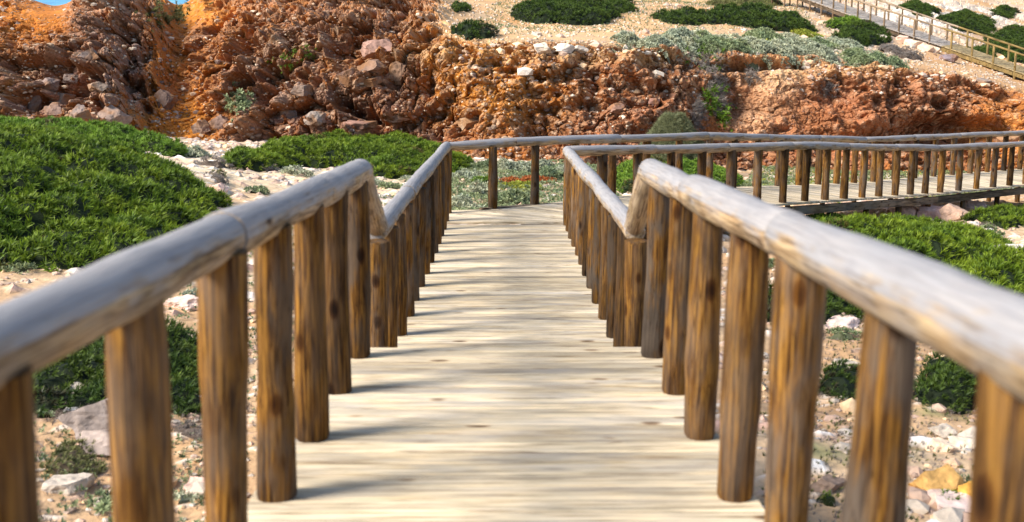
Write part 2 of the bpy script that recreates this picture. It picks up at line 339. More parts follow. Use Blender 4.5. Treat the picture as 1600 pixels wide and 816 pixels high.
gr2 = np.clip(G(262, 22, 28, 14, 1.)+G(370, 160, 20, 22, .8)+G(1120, 100, 24, 20, .6)+G(450, 90, 40, 30, .4), 0, 1)*(hi+md*.5 > .0)
c = lerp(c, C3(.13, .13, .045), gr2*face*.7)
c = np.where(face[..., None] > .5, c*(.95+.1*ss(700, 1150, PX))[..., None]*lerp(C3(1.0, .96, .88), C3(1.06, 1.0, .9), np.clip(soil+yel*.6+ss(700, 900, PX), 0, 1)), c); c = np.clip(c, .015, .9)
nu, nv = len(ux), len(vr)
cut = int(np.searchsorted(vr, 3.3))
def sheet(name, a, b, mat):
    V = Pd[:, a:b].reshape(-1, 3); K = c[:, a:b].reshape(-1, 3); n = b-a
    i = np.arange(nu-1)[:, None]*n+np.arange(n-1)[None, :]
    Fq = np.stack([i, i+n, i+n+1, i+1], -1).reshape(-1, 4)
    me = mesh_np(name, V, Fq, K); return me, V, Fq
me_c, Vc, Fc = sheet('cliff', 0, cut+1, M_cliff); cliff = link('cliff', me_c, M_cliff); tag(cliff, kind='structure')
me_h, Vh, Fh = sheet('headland_ground', cut, nv, M_ground); head = link('headland_ground', me_h, M_ground); tag(head, kind='structure')

# ------------------------------------------------------------ near ground
SL1, SL2 = .1157, .0911
def z_deck1(y): return -1.508-SL1*y
def z_deck2(y): return -2.101-SL2*y
def zg(x, y):
    b = np.interp(y, [-20, 0, 5, 10, 14, 17, 22, 28, 36, 42, 60], [-2.2, -3.0, -3.35, -3.72, -3.95, -4.12, -4.62, -5.2, -6.05, -6.75, -9])
    z = b-.055*x*np.clip(y/20, 0, 1)*np.clip(1.2-np.abs(x)/60, .2, 1)
    z = z+.75*np.exp(-((x+9.5)/5.0)**2-((y-19)/7.5)**2)+.3*np.exp(-((x+13)/5.0)**2-((y-30)/6)**2)
    z = z+.25*np.exp(-((x-6.0)/3.2)**2-((y-16.)/3.5)**2)
    z = z-.25*np.exp(-((x-9)/6)**2-((y-36)/3)**2)
    return z
gx = np.concatenate([np.arange(-60, -22, 1.2), np.arange(-22, 26, .075), np.arange(26, 66, 1.2)])
gy = np.concatenate([np.arange(-25, 2.5, .8), np.arange(2.5, 14, .06), np.arange(14, 44.1, .1)])
GX, GY = np.meshgrid(gx, gy, indexing='ij'); GP = np.stack([GX, GY, GX*0], -1)
n_lo = fbm(GP*.5, 3, 101); n_md = fbm(GP*2.2, 4, 102); w1, w2, wi = worley(GP*np.array([3.2, 3.2, 1]), 103); w3, w4, wj = worley(GP*np.array([7.5, 7.5, 1]), 113)
st = (wi > .55)*np.clip(1-(w1/.42)**2, 0, 1)**.5*(n_lo > -.35); st3 = (wj > .5)*np.clip(1-(w3/.42)**2, 0, 1)**.5
GZ = zg(GX, GY)+n_lo*.12+n_md*.05+st*.07+st3*.022
sand = lerp(np.broadcast_to(np.array([.47, .28, .14]), GP.shape), np.array([.60, .44, .28]), np.clip(.5+n_lo*.9, 0, 1))
path = np.exp(-((GX+6.0-(GY-23)*.1)/3.4)**2-((GY-25)/4.5)**2)*1.4; sand = lerp(sand, np.array([.74, .57, .36]), np.clip(path, 0, 1)*.9)
sand = lerp(sand, np.array([.24, .17, .11]), np.clip(fbm(GP*1.3, 4, 105)*2.-.35, 0, .85)*(1-np.clip(path, 0, 1)))
stc = pick(np.array([(.72, .62, .54), (.62, .44, .36), (.74, .60, .48), (.55, .34, .26), (.80, .74, .68)]), (wi*11.7) % 1.0)
stc3 = pick(np.array([(.72, .62, .52), (.58, .40, .30), (.70, .50, .34), (.40, .26, .18), (.80, .72, .62)]), (wj*11.7) % 1.0)
gc = lerp(sand, stc3, ss(.1, .4, st3)*.85); gc = lerp(gc, stc, ss(.1, .35, st)*.95)
mossy = np.clip(fbm(GP*1.7, 4, 106)*2.4-.8, 0, 1)*(GX > -2)*.7; gc = lerp(gc, np.array([.17, .19, .07]), mossy)
GPz = np.stack([GX, GY, GZ], -1)
a_, b_ = len(gx), len(gy); i = np.arange(a_-1)[:, None]*b_+np.arange(b_-1)[None, :]
Fg = np.stack([i, i+b_, i+b_+1, i+1], -1).reshape(-1, 4)
ground = link('ground', mesh_np('ground', GPz.reshape(-1, 3), Fg, gc.reshape(-1, 3)), M_ground); tag(ground, kind='structure')

# coarse copies for ray tests
def bvh_sub(Pg, step):
    Q = Pg[::step, ::step]; n, m = Q.shape[:2]; i = np.arange(n-1)[:, None]*m+np.arange(m-1)[None, :]
    return BVHTree.FromPolygons([tuple(v) for v in Q.reshape(-1, 3)], [tuple(f) for f in np.stack([i, i+m, i+m+1, i+1], -1).reshape(-1, 4).tolist()])
BV_H = bvh_sub(Pd, 3); BV_G = bvh_sub(GPz, 3)
def hit(px, py, which='both'):
    d = ray(px, py); best = None
    for nm, bv in (('g', BV_G), ('h', BV_H)):
        if which != 'both' and nm != which: continue
        r = bv.ray_cast(Vector((0, 0, 0)), d, 400)
        if r[0] is not None and (best is None or r[3] < best[1]): best = (r[0], r[3], r[1])
    return best
def down(x, y, which='both'):
    z = None
    for nm, bv in (('g', BV_G), ('h', BV_H)):
        if which != 'both' and nm != which: continue
        r = bv.ray_cast(Vector((x, y, 30)), Vector((0, 0, -1)), 100)
        if r[0] is not None and (z is None or r[0].z > z): z = r[0].z
    return z
zlook_y = None

# ------------------------------------------------------------ sea
def mat_sea():
    m, t, b = mat_new('sea_water'); tc = N(t, 'ShaderNodeTexCoord'); mp = N(t, 'ShaderNodeMapping'); mp.inputs['Scale'].default_value = (.06, .012, 1)
    L(t, tc.outputs['Object'], mp.inputs[0]); n = N(t, 'ShaderNodeTexNoise', Scale=1.0, Detail=6.0, Roughness=.7); L(t, mp.outputs[0], n.inputs['Vector'])
    r = ramp(t, n.outputs['Fac'], [(.35, (.02, .16, .33)), (.55, (.05, .30, .48)), (.68, (.45, .62, .7))]); L(t, r.outputs[0], b.inputs['Base Color'])
    b.inputs['Roughness'].default_value = .35; bp = N(t, 'ShaderNodeBump', Strength=.5, Distance=2.); L(t, n.outputs['Fac'], bp.inputs['Height']); L(t, bp.outputs[0], b.inputs['Normal']); return m
sea = link('sea', mesh_np('sea', np.array([(-16000, -600, -24), (16000, -600, -24), (16000, 24000, -24), (-16000, 24000, -24)]), np.array([(0, 1, 2, 3)])), mat_sea()); tag(sea, kind='structure')

# ------------------------------------------------------------ timber
def log_mesh(name, length, r, seed, rings=9, n=12, wob=.006, bow=0.0):
    q = np.random.default_rng(seed); z = np.linspace(0, 1, rings); th = np.arange(n)/n*2*math.pi
    ph = q.random(4)*6.28; prof = q.normal(0, .035, n)
    V = []
    for k, s in enumerate(z):
        rr = r*(1+wob/r*math.sin(5*s+ph[0])+.025*q.normal())
        rad = rr*(1+prof*.35+.02*np.sin(2*th+ph[1]+s*2))
        if k in (0, rings-1): rad = rad*.93
        zz = s*length
        if k == 1: zz = min(.012, length*.03)
        if k == rings-2: zz = length-min(.012, length*.03)
        ox = bow*math.sin(math.pi*s)*math.cos(ph[2]); oy = bow*math.sin(math.pi*s)*math.sin(ph[2])
        V.append(np.stack([ox+rad*np.cos(th), oy+rad*np.sin(th), np.full(n, zz)], -1))
    V = np.concatenate(V); V = np.concatenate([V, [[0, 0, 0], [0, 0, length]]]); faces = []
    for k in range(rings-1):
        for j in range(n):
            a = k*n+j; b = k*n+(j+1) % n; faces += [(a, b, b+n), (a, b+n, a+n)]
    m = len(V)-2
    for j in range(n):
        faces += [(m, (j+1) % n, j), (m+1, (rings-1)*n+j, (rings-1)*n+(j+1) % n)]
    me = mesh_np(name, V, np.array(faces), smooth=True)
    try: me.set_sharp_from_angle(angle=math.radians(50))
    except Exception: pass
    return me
def place_log(name, me, p0, p1, mat, parent, roll=None):
    p0 = Vector(p0); p1 = Vector(p1); d = p1-p0; L0 = me['len']
    o = link(name, me, mat, parent); q = d.to_track_quat('Z', 'Y')
    M = Matrix.Translation(p0) @ q.to_matrix().to_4x4() @ Matrix.Rotation(random.random()*6.28 if roll is None else roll, 4, 'Z') @ Matrix.Scale(d.length/L0, 4, (0, 0, 1))
    o.matrix_world = M if parent is None else M
    if parent is not None: o.matrix_basis = Matrix.Translation(-parent.location) @ M
    return o
def logset(prefix, length, r, k, **kw):
    out = []
    for j in range(k):
        me = log_mesh(prefix, length, r, 100+j+int(length*1000) % 97, **kw); me['len'] = length; out.append(me)
    return out

def run_rail(parent, pts, r, mat, seglen=2.3, first=None):
    """rail logs laid end to end along a 3-D polyline"""
    for a, b in zip(pts[:-1], pts[1:]):
        a = Vector(a); b = Vector(b); Ln = (b-a).length; n = max(1, round(Ln/seglen))
        for k in range(n):
            p = a.lerp(b, k/n); q = a.lerp(b, (k+1)/n)
            jit = Vector((random.uniform(-.006, .006), random.uniform(-.004, .004), random.uniform(-.004, .004)))
            d = (q-p).normalized()*.004
            me = log_mesh('rail', (q-p).length, r*random.uniform(.96, 1.04), random.randint(0, 9999), rings=14, n=16, wob=.004, bow=.008); me['len'] = (q-p).length
            place_log('rail', me, p+jit*.5+d, q+jit*.5-d*.2, mat, parent)

def knee(parent, p, r, mat):
    """rounded knuckle where two rail logs are scribed together"""
    V = []; n = 14; m = 8
    for i in range(m+1):
        for j in range(n):
            a = math.pi*i/m; b = 2*math.pi*j/n; V.append((r*math.sin(a)*math.cos(b), r*math.sin(a)*math.sin(b), r*math.cos(a)))
    Fq = [(i*n+j, (i+1)*n+j, (i+1)*n+(j+1) % n, i*n+(j+1) % n) for i in range(m) for j in range(n)]
    o = link('rail_joint', mesh_np('rail_joint', np.array(V), np.array(Fq), smooth=True), mat, parent); o.location = Vector(p)-parent.location

def plank_obj(parent, quad, th, mat, name='plank'):
    """quad: 4 world points (top face): left-near, right-near, right-far, left-far"""
    q = [Vector(v) for v in quad]; c = sum(q, Vector())/4
    ax = ((q[1]-q[0])+(q[2]-q[3])).normalized(); nz = ax.cross((q[3]-q[0])+(q[2]-q[1])).normalized(); ay = nz.cross(ax)
    R = Matrix((ax, ay, nz)).transposed()
    Ri = R.transposed(); l = [Ri @ (v-c) for v in q]
    ch = .006; V = []
    ctr = sum(l, Vector())/4
    top = [Vector((v.x, v.y-math.copysign(min(ch, abs(v.y)*.5), v.y), 0)) for v in l]; mid_ = [Vector((v.x, v.y, -ch)) for v in l]; bot = [Vector((v.x, v.y, -th)) for v in l]
    V = top+mid_+bot
    Fq = [(0, 1, 2, 3), (11, 10, 9, 8)]
    for a in (0, 4):
        for j in range(4): Fq.append((a+j, a+4+j, a+4+(j+1) % 4, a+(j+1) % 4))
    o = link(name, mesh_np(name, np.array([tuple(v) for v in V]), np.array(Fq)), mat, parent)
    o.matrix_basis = Matrix.Translation(c-parent.location) @ R.to_4x4()
    return o

def beam(parent, p0, p1, wd, ht, mat, name='beam', zoff=0):
    """squared timber whose top face runs from p0 to p1"""
    p0 = Vector(p0)+Vector((0, 0, zoff)); p1 = Vector(p1)+Vector((0, 0, zoff)); d = (p1-p0).normalized(); s = Vector((d.y, -d.x, 0)).normalized()*wd/2
    return plank_obj(parent, [p0+s, p1+s, p1-s, p0-s], ht, mat, name)

posts_b = logset('post', 1.12, .071, 8, rings=10, n=14, bow=.004)
R_ = .077
# ---- upper flight (close to the camera)
Y_CR = 6.79
def up1(x, y, h=0): return Vector((x, y, z_deck1(y)+h))
def up2(x, y, h=0): return Vector((x, y, z_deck2(y)+h))
def toY(d, b, vp):   # axis depth on a deck plane -> world y
    return d*(math.cos(PITCH)+math.sin(PITCH)*(PPY-vp)/F)-b*math.sin(PITCH)
bw1 = empty('boardwalk', (0, 2, -2.6), 'pale plank deck of the nearest flight running away from the viewer between two thick log railings', 'boardwalk', kind='structure')
y = -2.0
while y < Y_CR-.05:
    y1 = min(y+.142, Y_CR); j = [random.uniform(-.012, .012) for _ in range(2)]; dz = random.uniform(-.003, .003)
    plank_obj(bw1, [up1(-.96+j[0], y, dz), up1(.96+j[1], y, dz), up1(.96+j[1], y1-.014, dz), up1(-.96+j[0], y1-.014, dz)], .036, M_plank); y = y1
for x in (-.8, 0, .8): beam(bw1, up1(x, -2, -.045), up1(x, Y_CR-.02, -.045), .09, .16, M_beam, 'joist')
# risers and treads of the short stair down
YL = 7.65; z0 = z_deck1(Y_CR); z1 = z_deck2(YL)
for k in range(3):
    zt = z0+(z1-z0)*(k+1)/3.0 if k < 2 else None
    if zt is not None:
        ya = Y_CR+.005+(YL-Y_CR)*k/2; yb = Y_CR-.005+(YL-Y_CR)*(k+1)/2
        for q in range(3):
            a = ya+(yb-ya)*q/3; b = ya+(yb-ya)*(q+1)/3-.006
            plank_obj(bw1, [Vector((-.94, a, zt)), Vector((.94, a, zt)), Vector((.94, b, zt)), Vector((-.94, b, zt))], .034, M_plank, 'tread')
ys1 = [toY(d, 1.5, 160) for d in (1.2-.8, 1.19, 1.99, 2.79, 3.585, 4.38, 5.17, 5.97, 6.80)]
rails = {}
ys1L = [toY(d, 1.5, 160) for d in (.5, 1.3, 2.09, 2.87, 3.60, 4.38, 5.17, 5.97, 6.80)]
for s, lab in ((-1, 'thick log railing nearest the viewer on the left, its rail dropping at the stair'),
               (1, 'thick log railing nearest the viewer on the right, leaving the frame at right')):
    t = empty('log_railing', (s*.87, 3, -2.4), lab, 'railing', 'railings of round logs along the walkway')
    for yy in (ys1L if s < 0 else [toY(d, 1.5, 160) for d in (1.3, 2.10, 2.84, 3.6, 4.38, 5.17, 5.97, 6.80)]):
        x = s*(.865+random.uniform(0, .012)); me = random.choice(posts_b)
        place_log('post', me, up1(x+random.uniform(-.004, .004), yy+random.uniform(-.02, .02), .001), up1(x+.018+random.uniform(-.006, .006), yy+random.uniform(-.015, .015), 1.06), M_post, t)
    ytop = toY(6.86, .407, 160)
    rp = [up1(s*.872, -2.6, 1.095), up1(s*.872, -.95, 1.09), up1(s*.872, 1.2, 1.09), up1(s*.872, 3.45, 1.092), up1(s*.872, 5.25, 1.088), up1(s*.872, Y_CR+.02, 1.09)]
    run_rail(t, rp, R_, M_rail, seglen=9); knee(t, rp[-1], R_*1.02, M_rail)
    low = up2(s*.872, YL+.02, 1.045)
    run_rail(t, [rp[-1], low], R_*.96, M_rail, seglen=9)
    # post at the head of the stair
    rails[s] = low
# ---- lower flight
YE = 15.75
bw2 = empty('boardwalk', (0, 11, -3.4), 'pale plank deck of the middle flight beyond the short stair, ending at the turn to the right', 'boardwalk', kind='structure')
y = YL+.0
while y < YE-.02:
    y1 = min(y+.142, YE); j = [random.uniform(-.012, .012) for _ in range(2)]; dz = random.uniform(-.003, .003)
    plank_obj(bw2, [up2(-.96+j[0], y, dz), up2(.96+j[1], y, dz), up2(.96+j[1], y1-.014, dz), up2(-.96+j[0], y1-.014, dz)], .036, M_plank); y = y1
for x in (-.8, 0, .8): beam(bw2, up2(x, YL, -.045), up2(x, YE+.2, -.045), .09, .16, M_beam, 'joist')
# supports
def support(parent, p, r=.07):
    zb = down(p.x, p.y)
    if zb is None: zb = p.z-1
    me = log_mesh('support', p.z-zb+.25, r, random.randint(0, 999), rings=5, n=10); me['len'] = p.z-zb+.25
    place_log('support', me, Vector((p.x, p.y, zb-.25)), p, M_post, parent)
for yy in (1.5, 3.1, 4.7, 6.3):
    for x in (-.8, .8): support(bw1, up1(x, yy, -.21))
for yy in (8.6, 10.4, 12.2, 14.0, 15.5):
    for x in (-.8, .8): support(bw2, up2(x, yy, -.21))

# branch: near-side line of posts at deck level
P0 = up2(.86, YE+.02); 
def V3(a): return Vector([float(k) for k in a])
P1 = V3(W(1232, 319, 20.15)); P2 = V3(W(1461, 304, 25.3)); P3 = V3(W(1600, 290, 28.0)); P4 = P3+(P3-P2)*1.6
near = [P0, P1, P2, P3, P4]
def perp(a, b): d = (b-a); d.z = 0; d.normalize(); return Vector((-d.y, d.x, 0))
def offset(pts, o):
    out = []
    for i_, p in enumerate(pts):
        n1 = perp(pts[i_-1], p) if i_ > 0 else perp(p, pts[i_+1]); n2 = perp(p, pts[i_+1]) if i_ < len(pts)-1 else n1
        n = (n1+n2).normalized(); out.append(p+n*o/max(.5, n.dot(n1)))
    return out
inn = offset(near, -.10); out = offset(near, 1.84)
farp = offset(near, 1.74)
inn[0] = up2(.95, YE); 
bw3 = empty('boardwalk', P1, 'pale plank deck turning right and receding below the cliff on short wooden supports', 'boardwalk', kind='structure')
# fan of tapered planks at the turn
piv = up2(.965, YE+.005)
oa = [up2(-.96, YE+.005), up2(-.96, YE+.75), Vector((-.96, YE+1.25, z_deck2(YE+1.2))), Vector((out[0].x, out[0].y, z_deck2(YE+1.2)))]
def resample(pts, step):
    r = [pts[0]]; 
    for a, b in zip(pts[:-1], pts[1:]):
        n = max(1, round((b-a).length/step))
        r += [a.lerp(b, (k+1)/n) for k in range(n)]
    return r
fo = resample(oa, .142)
for a, b in zip(fo[:-1], fo[1:]):
    g = (b-a).normalized()*.004
    plank_obj(bw3, [piv+(a-piv)*.03, a+g, b-g, piv+(b-piv)*.03][::1], .036, M_plank)
def deck_quads(I, O, step):
    res = []
    for k in range(len(I)-1):
        n = max(1, round(max((I[k+1]-I[k]).length, (O[k+1]-O[k]).length)/step))
        for j in range(n): res.append((I[k].lerp(I[k+1], j/n), I[k].lerp(I[k+1], (j+1)/n), O[k].lerp(O[k+1], j/n), O[k].lerp(O[k+1], (j+1)/n)))
    return res
inn[0] = piv.copy(); out[0] = fo[-1].copy()
for a, b, cc_, dd_ in deck_quads(inn, out, .145):
    g = (b-a).normalized()*.004; e = (a-cc_).normalized()*random.uniform(-.012, .012)
    plank_obj(bw3, [a+g+e, cc_+g+e, dd_-g+e, b-g+e], .036, M_plank)
for off_ in (-.04, .87, 1.78):
    bp_ = offset(near, off_)
    for a, b in zip(bp_[:-1], bp_[1:]): beam(bw3, a, b, .08, .15, M_beam, 'beam', -.04)
def along(pts, start, step):
    res = []; s = start; acc = 0
    for a, b in zip(pts[:-1], pts[1:]):
        Ln = (b-a).length
        while s <= acc+Ln: res.append(a.lerp(b, (s-acc)/Ln)); s += step
        acc += Ln
    return res
sup = along(offset(near, .02), 7.4, 1.6)
for p in sup: support(bw3, p+Vector((0, 0, -.19)), .06); support(bw3, p+perp(P1, P2)*1.7+Vector((0, 0, -.19)), .06)
for p in along(offset(near, .02), 1.5, 2.0)[:3]: support(bw3, p+Vector((0, 0, -.19)), .06)

# lower flight railings (+ branch sides)
dl = [7.85, 8.55, 9.29, 10.03, 10.72, 11.42, 12.12, 12.85, 13.55, 14.25, 14.95, 15.6, 16.2, 17.1]
dr = [7.85, 8.5, 9.2, 9.9, 10.56, 11.3, 12.0, 12.7, 13.35, 14.05, 14.7, 15.4, 16.0]
tL = empty('log_railing', (-.87, 11, -3.3), 'log railing left of the middle flight that turns and runs behind the receding deck', 'railing', 'railings of round logs along the walkway')
tR = empty('log_railing', (.87, 11, -3.3), 'log railing right of the middle flight that runs in front of the receding deck', 'railing', 'railings of round logs along the walkway')
def post(t, p, h=1.0, lean=.008):
    me = random.choice(posts_b); place_log('post', me, p+Vector((0, 0, .001)), p+Vector((lean+random.uniform(-.008, .008), random.uniform(-.01, .01), h)), M_post, t)
for d in dl: post(tL, up2(-.865, toY(d, 2.1, 116)), .99)
for d in dr: post(tR, up2(.865, toY(d, 2.1, 116)), .99)
cL = Vector((-.87, toY(17.15, 2.1, 116), 0)); cL.z = z_deck2(cL.y)+1.03
rl = rails[-1]; rr = rails[1]
hR = Vector((0, 0, 1.03))
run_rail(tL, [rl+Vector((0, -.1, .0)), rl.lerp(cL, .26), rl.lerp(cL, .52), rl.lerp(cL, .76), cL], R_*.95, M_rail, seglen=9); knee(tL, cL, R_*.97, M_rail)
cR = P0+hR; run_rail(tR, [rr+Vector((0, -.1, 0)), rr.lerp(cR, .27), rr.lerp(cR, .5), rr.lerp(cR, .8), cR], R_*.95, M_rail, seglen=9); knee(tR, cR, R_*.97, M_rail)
npost = along(near, .72, .80)
for p in npost: post(tR, p, .98)
fstart = [V3(W(770, 327, 17.6)), V3(W(835, 322, 18.3))]
post(tL, fstart[0], .97); post(tL, fstart[1], .97)
fpts = [fstart[0]]+farp[1:]
for p in along([fstart[1]]+farp[1:], .93, .90): post(tL, p, .98)
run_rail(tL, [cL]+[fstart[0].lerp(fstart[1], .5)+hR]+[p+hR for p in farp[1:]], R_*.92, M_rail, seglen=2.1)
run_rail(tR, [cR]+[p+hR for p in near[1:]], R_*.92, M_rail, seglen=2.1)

# ------------------------------------------------------------ hillside walkway (top right)
hd = [(1150, -45, 69.5), (1262, 0, 66), (1366, 38, 62), (1471, 73, 59.2), (1600, 117, 56.6), (1800, 190, 53)]
hn = [V3(W(*q)) for q in hd]
hf = offset(hn, 1.9)
# direction of travel is towards the camera, so the far side lies to the walker's left
if hf[2].x < hn[2].x: hf = offset(hn, -1.9)
sgn = 1 if (offset(hn, 1.0)[2]-hf[2]).length < (offset(hn, -1.0)[2]-hf[2]).length else -1
hposts = {False: logset('post', 1.5, .05, 3, rings=4, n=8), True: logset('post', 1.5, .055, 3, rings=4, n=8)}
for new, k0, k1, lab in ((False, 0, 3, 'grey weathered plank walkway climbing the hillside at the top right'), (True, 3, 5, 'newer yellow plank walkway section at the right edge of the hillside')):
    bwh = empty('hillside_boardwalk', hn[k0], lab, 'boardwalk', kind='structure')
    for a, b, cc_, dd_ in deck_quads(hn[k0:k1+1], hf[k0:k1+1], .16):
        g = (b-a).normalized()*.006
        q = [a+g, cc_+g, dd_-g, b-g]
        plank_obj(bwh, q, .04, M_yplank if new else M_hplank)
    for o_ in (.06, .95, 1.84):
        pl = offset(hn, sgn*o_)[k0:k1+1]
        for a, b in zip(pl[:-1], pl[1:]): beam(bwh, a, b, .1, .18, M_ypost if new else M_beam, 'beam', -.045)
    for side, o_, lab2 in (('near', .05, 'nearer'), ('far', 1.85, 'farther')):
        pl = offset(hn, sgn*o_); seg = pl[k0:k1+1]
        t = empty('thin_railing', seg[0], ('yellow new timber railing on the %s side of the hillside walkway' if new else 'grey weathered timber railing on the %s side of the hillside walkway') % lab2, 'railing', 'thin railings of the hillside walkway')
        mp_ = M_ypost if new else M_hpost
        for p in along(seg, .02 if not new else .5, .92 if not new else 1.12):
            zb = down(p.x, p.y); zb = p.z-.5 if zb is None else max(min(zb, p.z-.1), p.z-1.2)
            me = random.choice(hposts[new]); place_log('post', me, Vector((p.x, p.y, zb-.1)), p+Vector((0, 0, .93)), mp_, t)
        run_rail(t, [p+Vector((0, 0, .93)) for p in seg], .052, M_ypost if new else M_hrail, seglen=3)

# ------------------------------------------------------------ stones
def ico(sub):
    import bmesh
    bm = bmesh.new(); bmesh.ops.create_icosphere(bm, subdivisions=sub, radius=1); v = np.array([x.co[:] for x in bm.verts]); f = np.array([[q.index for q in x.verts] for x in bm.faces]); bm.free(); return v, f
IV1, IF1 = ico(1); IV2, IF2 = ico(2); IV3, IF3 = ico(3); IV4, IF4 = ico(4)
def rock_verts(IV, seed, rough=.35):
    q = np.random.default_rng(seed); v = IV.copy(); B3, _ = np.linalg.qr(q.normal(size=(3, 3)))
    dirs = [B3[:, k]*sg for k in range(3) for sg in (1, -1)]+[q.normal(size=3) for _ in range(9)]
    for k, n in enumerate(dirs):      # split flat faces off a lump
        n = n/np.linalg.norm(n); d = q.uniform(.5, .78) if k < 6 else q.uniform(.62, .92); s = v@n; m = s > d; v[m] -= np.outer(s[m]-d, n)
    v = v*(1+rough*.3*fbm(v*1.9+seed, 3, 3)[:, None])
    return v*1.22
SC_WHITE = [(.72, .63, .54), (.66, .48, .40), (.76, .68, .60), (.60, .42, .32)]
def boulder(px, py, wpx, hf=.6, col=(.6, .45, .36), label='', name='boulder', seed=None, group=None, which='both', dep=.8):
    h_ = hit(px, py, which)
    if h_ is None: return
    p, dist, nrm = h_; dax = dist*.985; r = wpx/2/F*dax*(.82 if which == 'h' and py > 85 else 1); seed = random.randint(0, 9999) if seed is None else seed
    IV, IF = (IV4, IF4) if wpx > 30 else (IV3, IF3)
    v = rock_verts(IV, seed)*np.array([r, r*dep, r*hf]); a = random.uniform(-.5, .5); ca, sa = math.cos(a), math.sin(a)
    v = v @ np.array([[ca, sa, 0], [-sa, ca, 0], [0, 0, 1]])
    u = v/r; rr_ = 1-np.abs(fbm(u*1.6+seed, 4, 18)); v = v*(1+.30*(rr_-.75)+.12*fbm(u*4+seed, 3, 19))[:, None]
    hue = 1+.45*fbm(u*1.5+seed, 4, 8)+.3*fbm(u*6+seed, 2, 9); stain = np.clip(fbm(u*1.2+seed+5, 3, 10)*1.6+.15, 0, .7)[:, None]
    cc = np.clip(np.outer(hue, np.array(col)), 0, .9)
    if which == 'h' and py > 85: cc = cc*.55*(1-stain)+np.array([.24, .11, .04])*stain
    cc = np.clip(cc, .02, .9)
    o = link(name, mesh_np(name, v, IF, cc), M_stone); o.location = p+Vector((0, r*.35 if which == 'h' else r*.25, r*hf*.3))
    tag(o, label, 'rock', group); return o

def stones_stuff(name, pts, sizes, cols, IV, IF, variants=6):
    Vs = [rock_verts(IV, 500+k) for k in range(variants)]; VV_, FF_, CC_ = [], [], []; off_ = 0
    for p, s, c_ in zip(pts, sizes, cols):
        v = Vs[random.randrange(variants)]*np.array([s, s*random.uniform(.6, 1), s*random.uniform(.4, .75)]); a = random.random()*6.28; ca, sa = math.cos(a), math.sin(a)
        v = v @ np.array([[ca, sa, 0], [-sa, ca, 0], [0, 0, 1]])+p
        VV_.append(v); FF_.append(IF+off_); CC_.append(np.broadcast_to(c_, v.shape)); off_ += len(v)
    o = link(name, mesh_np(name, np.concatenate(VV_), np.concatenate(FF_), np.concatenate(CC_)), M_stone); tag(o, kind='stuff'); return o

# loose stones on the near ground
pts, sz, cl = [], [], []
sand_pal = np.array([(.50, .41, .32), (.47, .34, .26), (.58, .49, .40), (.58, .38, .27), (.70, .48, .28), (.44, .30, .22)])
for k in range(13000):
    u = random.random(); yy = 3+39*u**1.3; xx = random.uniform(-.62, .62)*yy*1.0
    if yy < 8 and abs(xx) < .9: continue
    if vnoise(np.array([[xx*.6, yy*.6, 0.]]), 77)[0] < -.25: continue
    z = down(xx, yy, 'g')
    s = random.paretovariate(2.5)*.017*(1+yy/18)
    s = min(s, .16)
    pts.append((xx, yy, z+s*.02)); sz.append(s); cl.append(sand_pal[random.randrange(6)]*random.uniform(.8, 1.1))
stones_stuff('loose_stones', np.array(pts), sz, cl, IV1, IF1)
# loose stones and rubble on the headland
pts, sz, cl = [], [], []
for k in range(3600):
    px = random.uniform(700, 1640); py = random.uniform(-5, 150); h_ = hit(px, py, 'h')
    if h_ is None or h_[2].z < .35: continue
    dens = .25+1.1*math.exp(-((px-1400)/190)**2-((py-60)/60)**2)+.8*math.exp(-((py-80-(max(px, 1000)-1000)*.08)/10)**2)
    if random.random() > dens: continue
    s = random.paretovariate(2.2)*.045; s = min(s, .3); pts.append(tuple(h_[0])); sz.append(s); cl.append(sand_pal[random.randrange(6)]*random.uniform(.85, 1.15))
stones_stuff('headland_stones', np.array(pts), sz, cl, IV1, IF1)
# stones bedded in and fallen from the cliff face
pts, sz, cl = [], [], []
cpal = np.array([(.42, .29, .19), (.28, .18, .12), (.20, .13, .10), (.58, .46, .34), (.34, .20, .12), (.24, .16, .12)])
for k in range(6500):
    px = random.uniform(-10, 1610); py = random.uniform(0, 262); h_ = hit(px, py, 'h')
    if h_ is None: continue
    if px > 690 and py < 68: continue
    s = random.paretovariate(2.5)*.038; s = min(s, .16)
    q = cpal[random.randrange(6)]*random.uniform(.8, 1.15)
    if px > 1080: q = q*np.array([.9, .68, .58]); s *= .75
    pts.append((h_[0].x, h_[0].y+s*.35, h_[0].z)); sz.append(s); cl.append(q)
stones_stuff('cliff_stones', np.array(pts), sz, cl, IV1, IF1)

# ------------------------------------------------------------ plants
def sprig(nb, L_, wd, droop=.2, spread=.9, seed=0, round_=False):
    """tuft of pointed blades round a short stem, unit size"""
    q = np.random.default_rng(seed); V, Fc_, T = [], [], []
    for k in range(nb):
        t0 = q.uniform(.0, .55); az = q.random()*6.283; el = q.uniform(.25, 1.3)*(1-.3*t0); ln = L_*q.uniform(.45, .8)
        d = np.array([math.cos(az)*math.cos(el)*spread, math.sin(az)*math.cos(el)*spread, math.sin(el)]); d /= np.linalg.norm(d)
        s = np.cross(d, [0, 0, 1.]); s = s/(np.linalg.norm(s)+1e-6); b = np.array([0, 0, t0*L_*.8]); i0 = len(V)
        m_ = b+d*ln*.45+np.array([0, 0, .02]); e = b+d*ln+np.array([0, 0, -droop*ln*.2])
        if round_: V += [b, m_+s*wd*.9, e+s*wd*.35, e-s*wd*.35, m_-s*wd*.9]; Fc_ += [(i0, i0+1, i0+2), (i0, i0+2, i0+3), (i0, i0+3, i0+4)]; T += [0, .5, 1, 1, .5]
        else: V += [b-s*wd, b+s*wd, e]; Fc_ += [(i0, i0+1, i0+2)]; T += [.15, .15, 1]
    return np.array(V), np.array(Fc_), np.array(T)
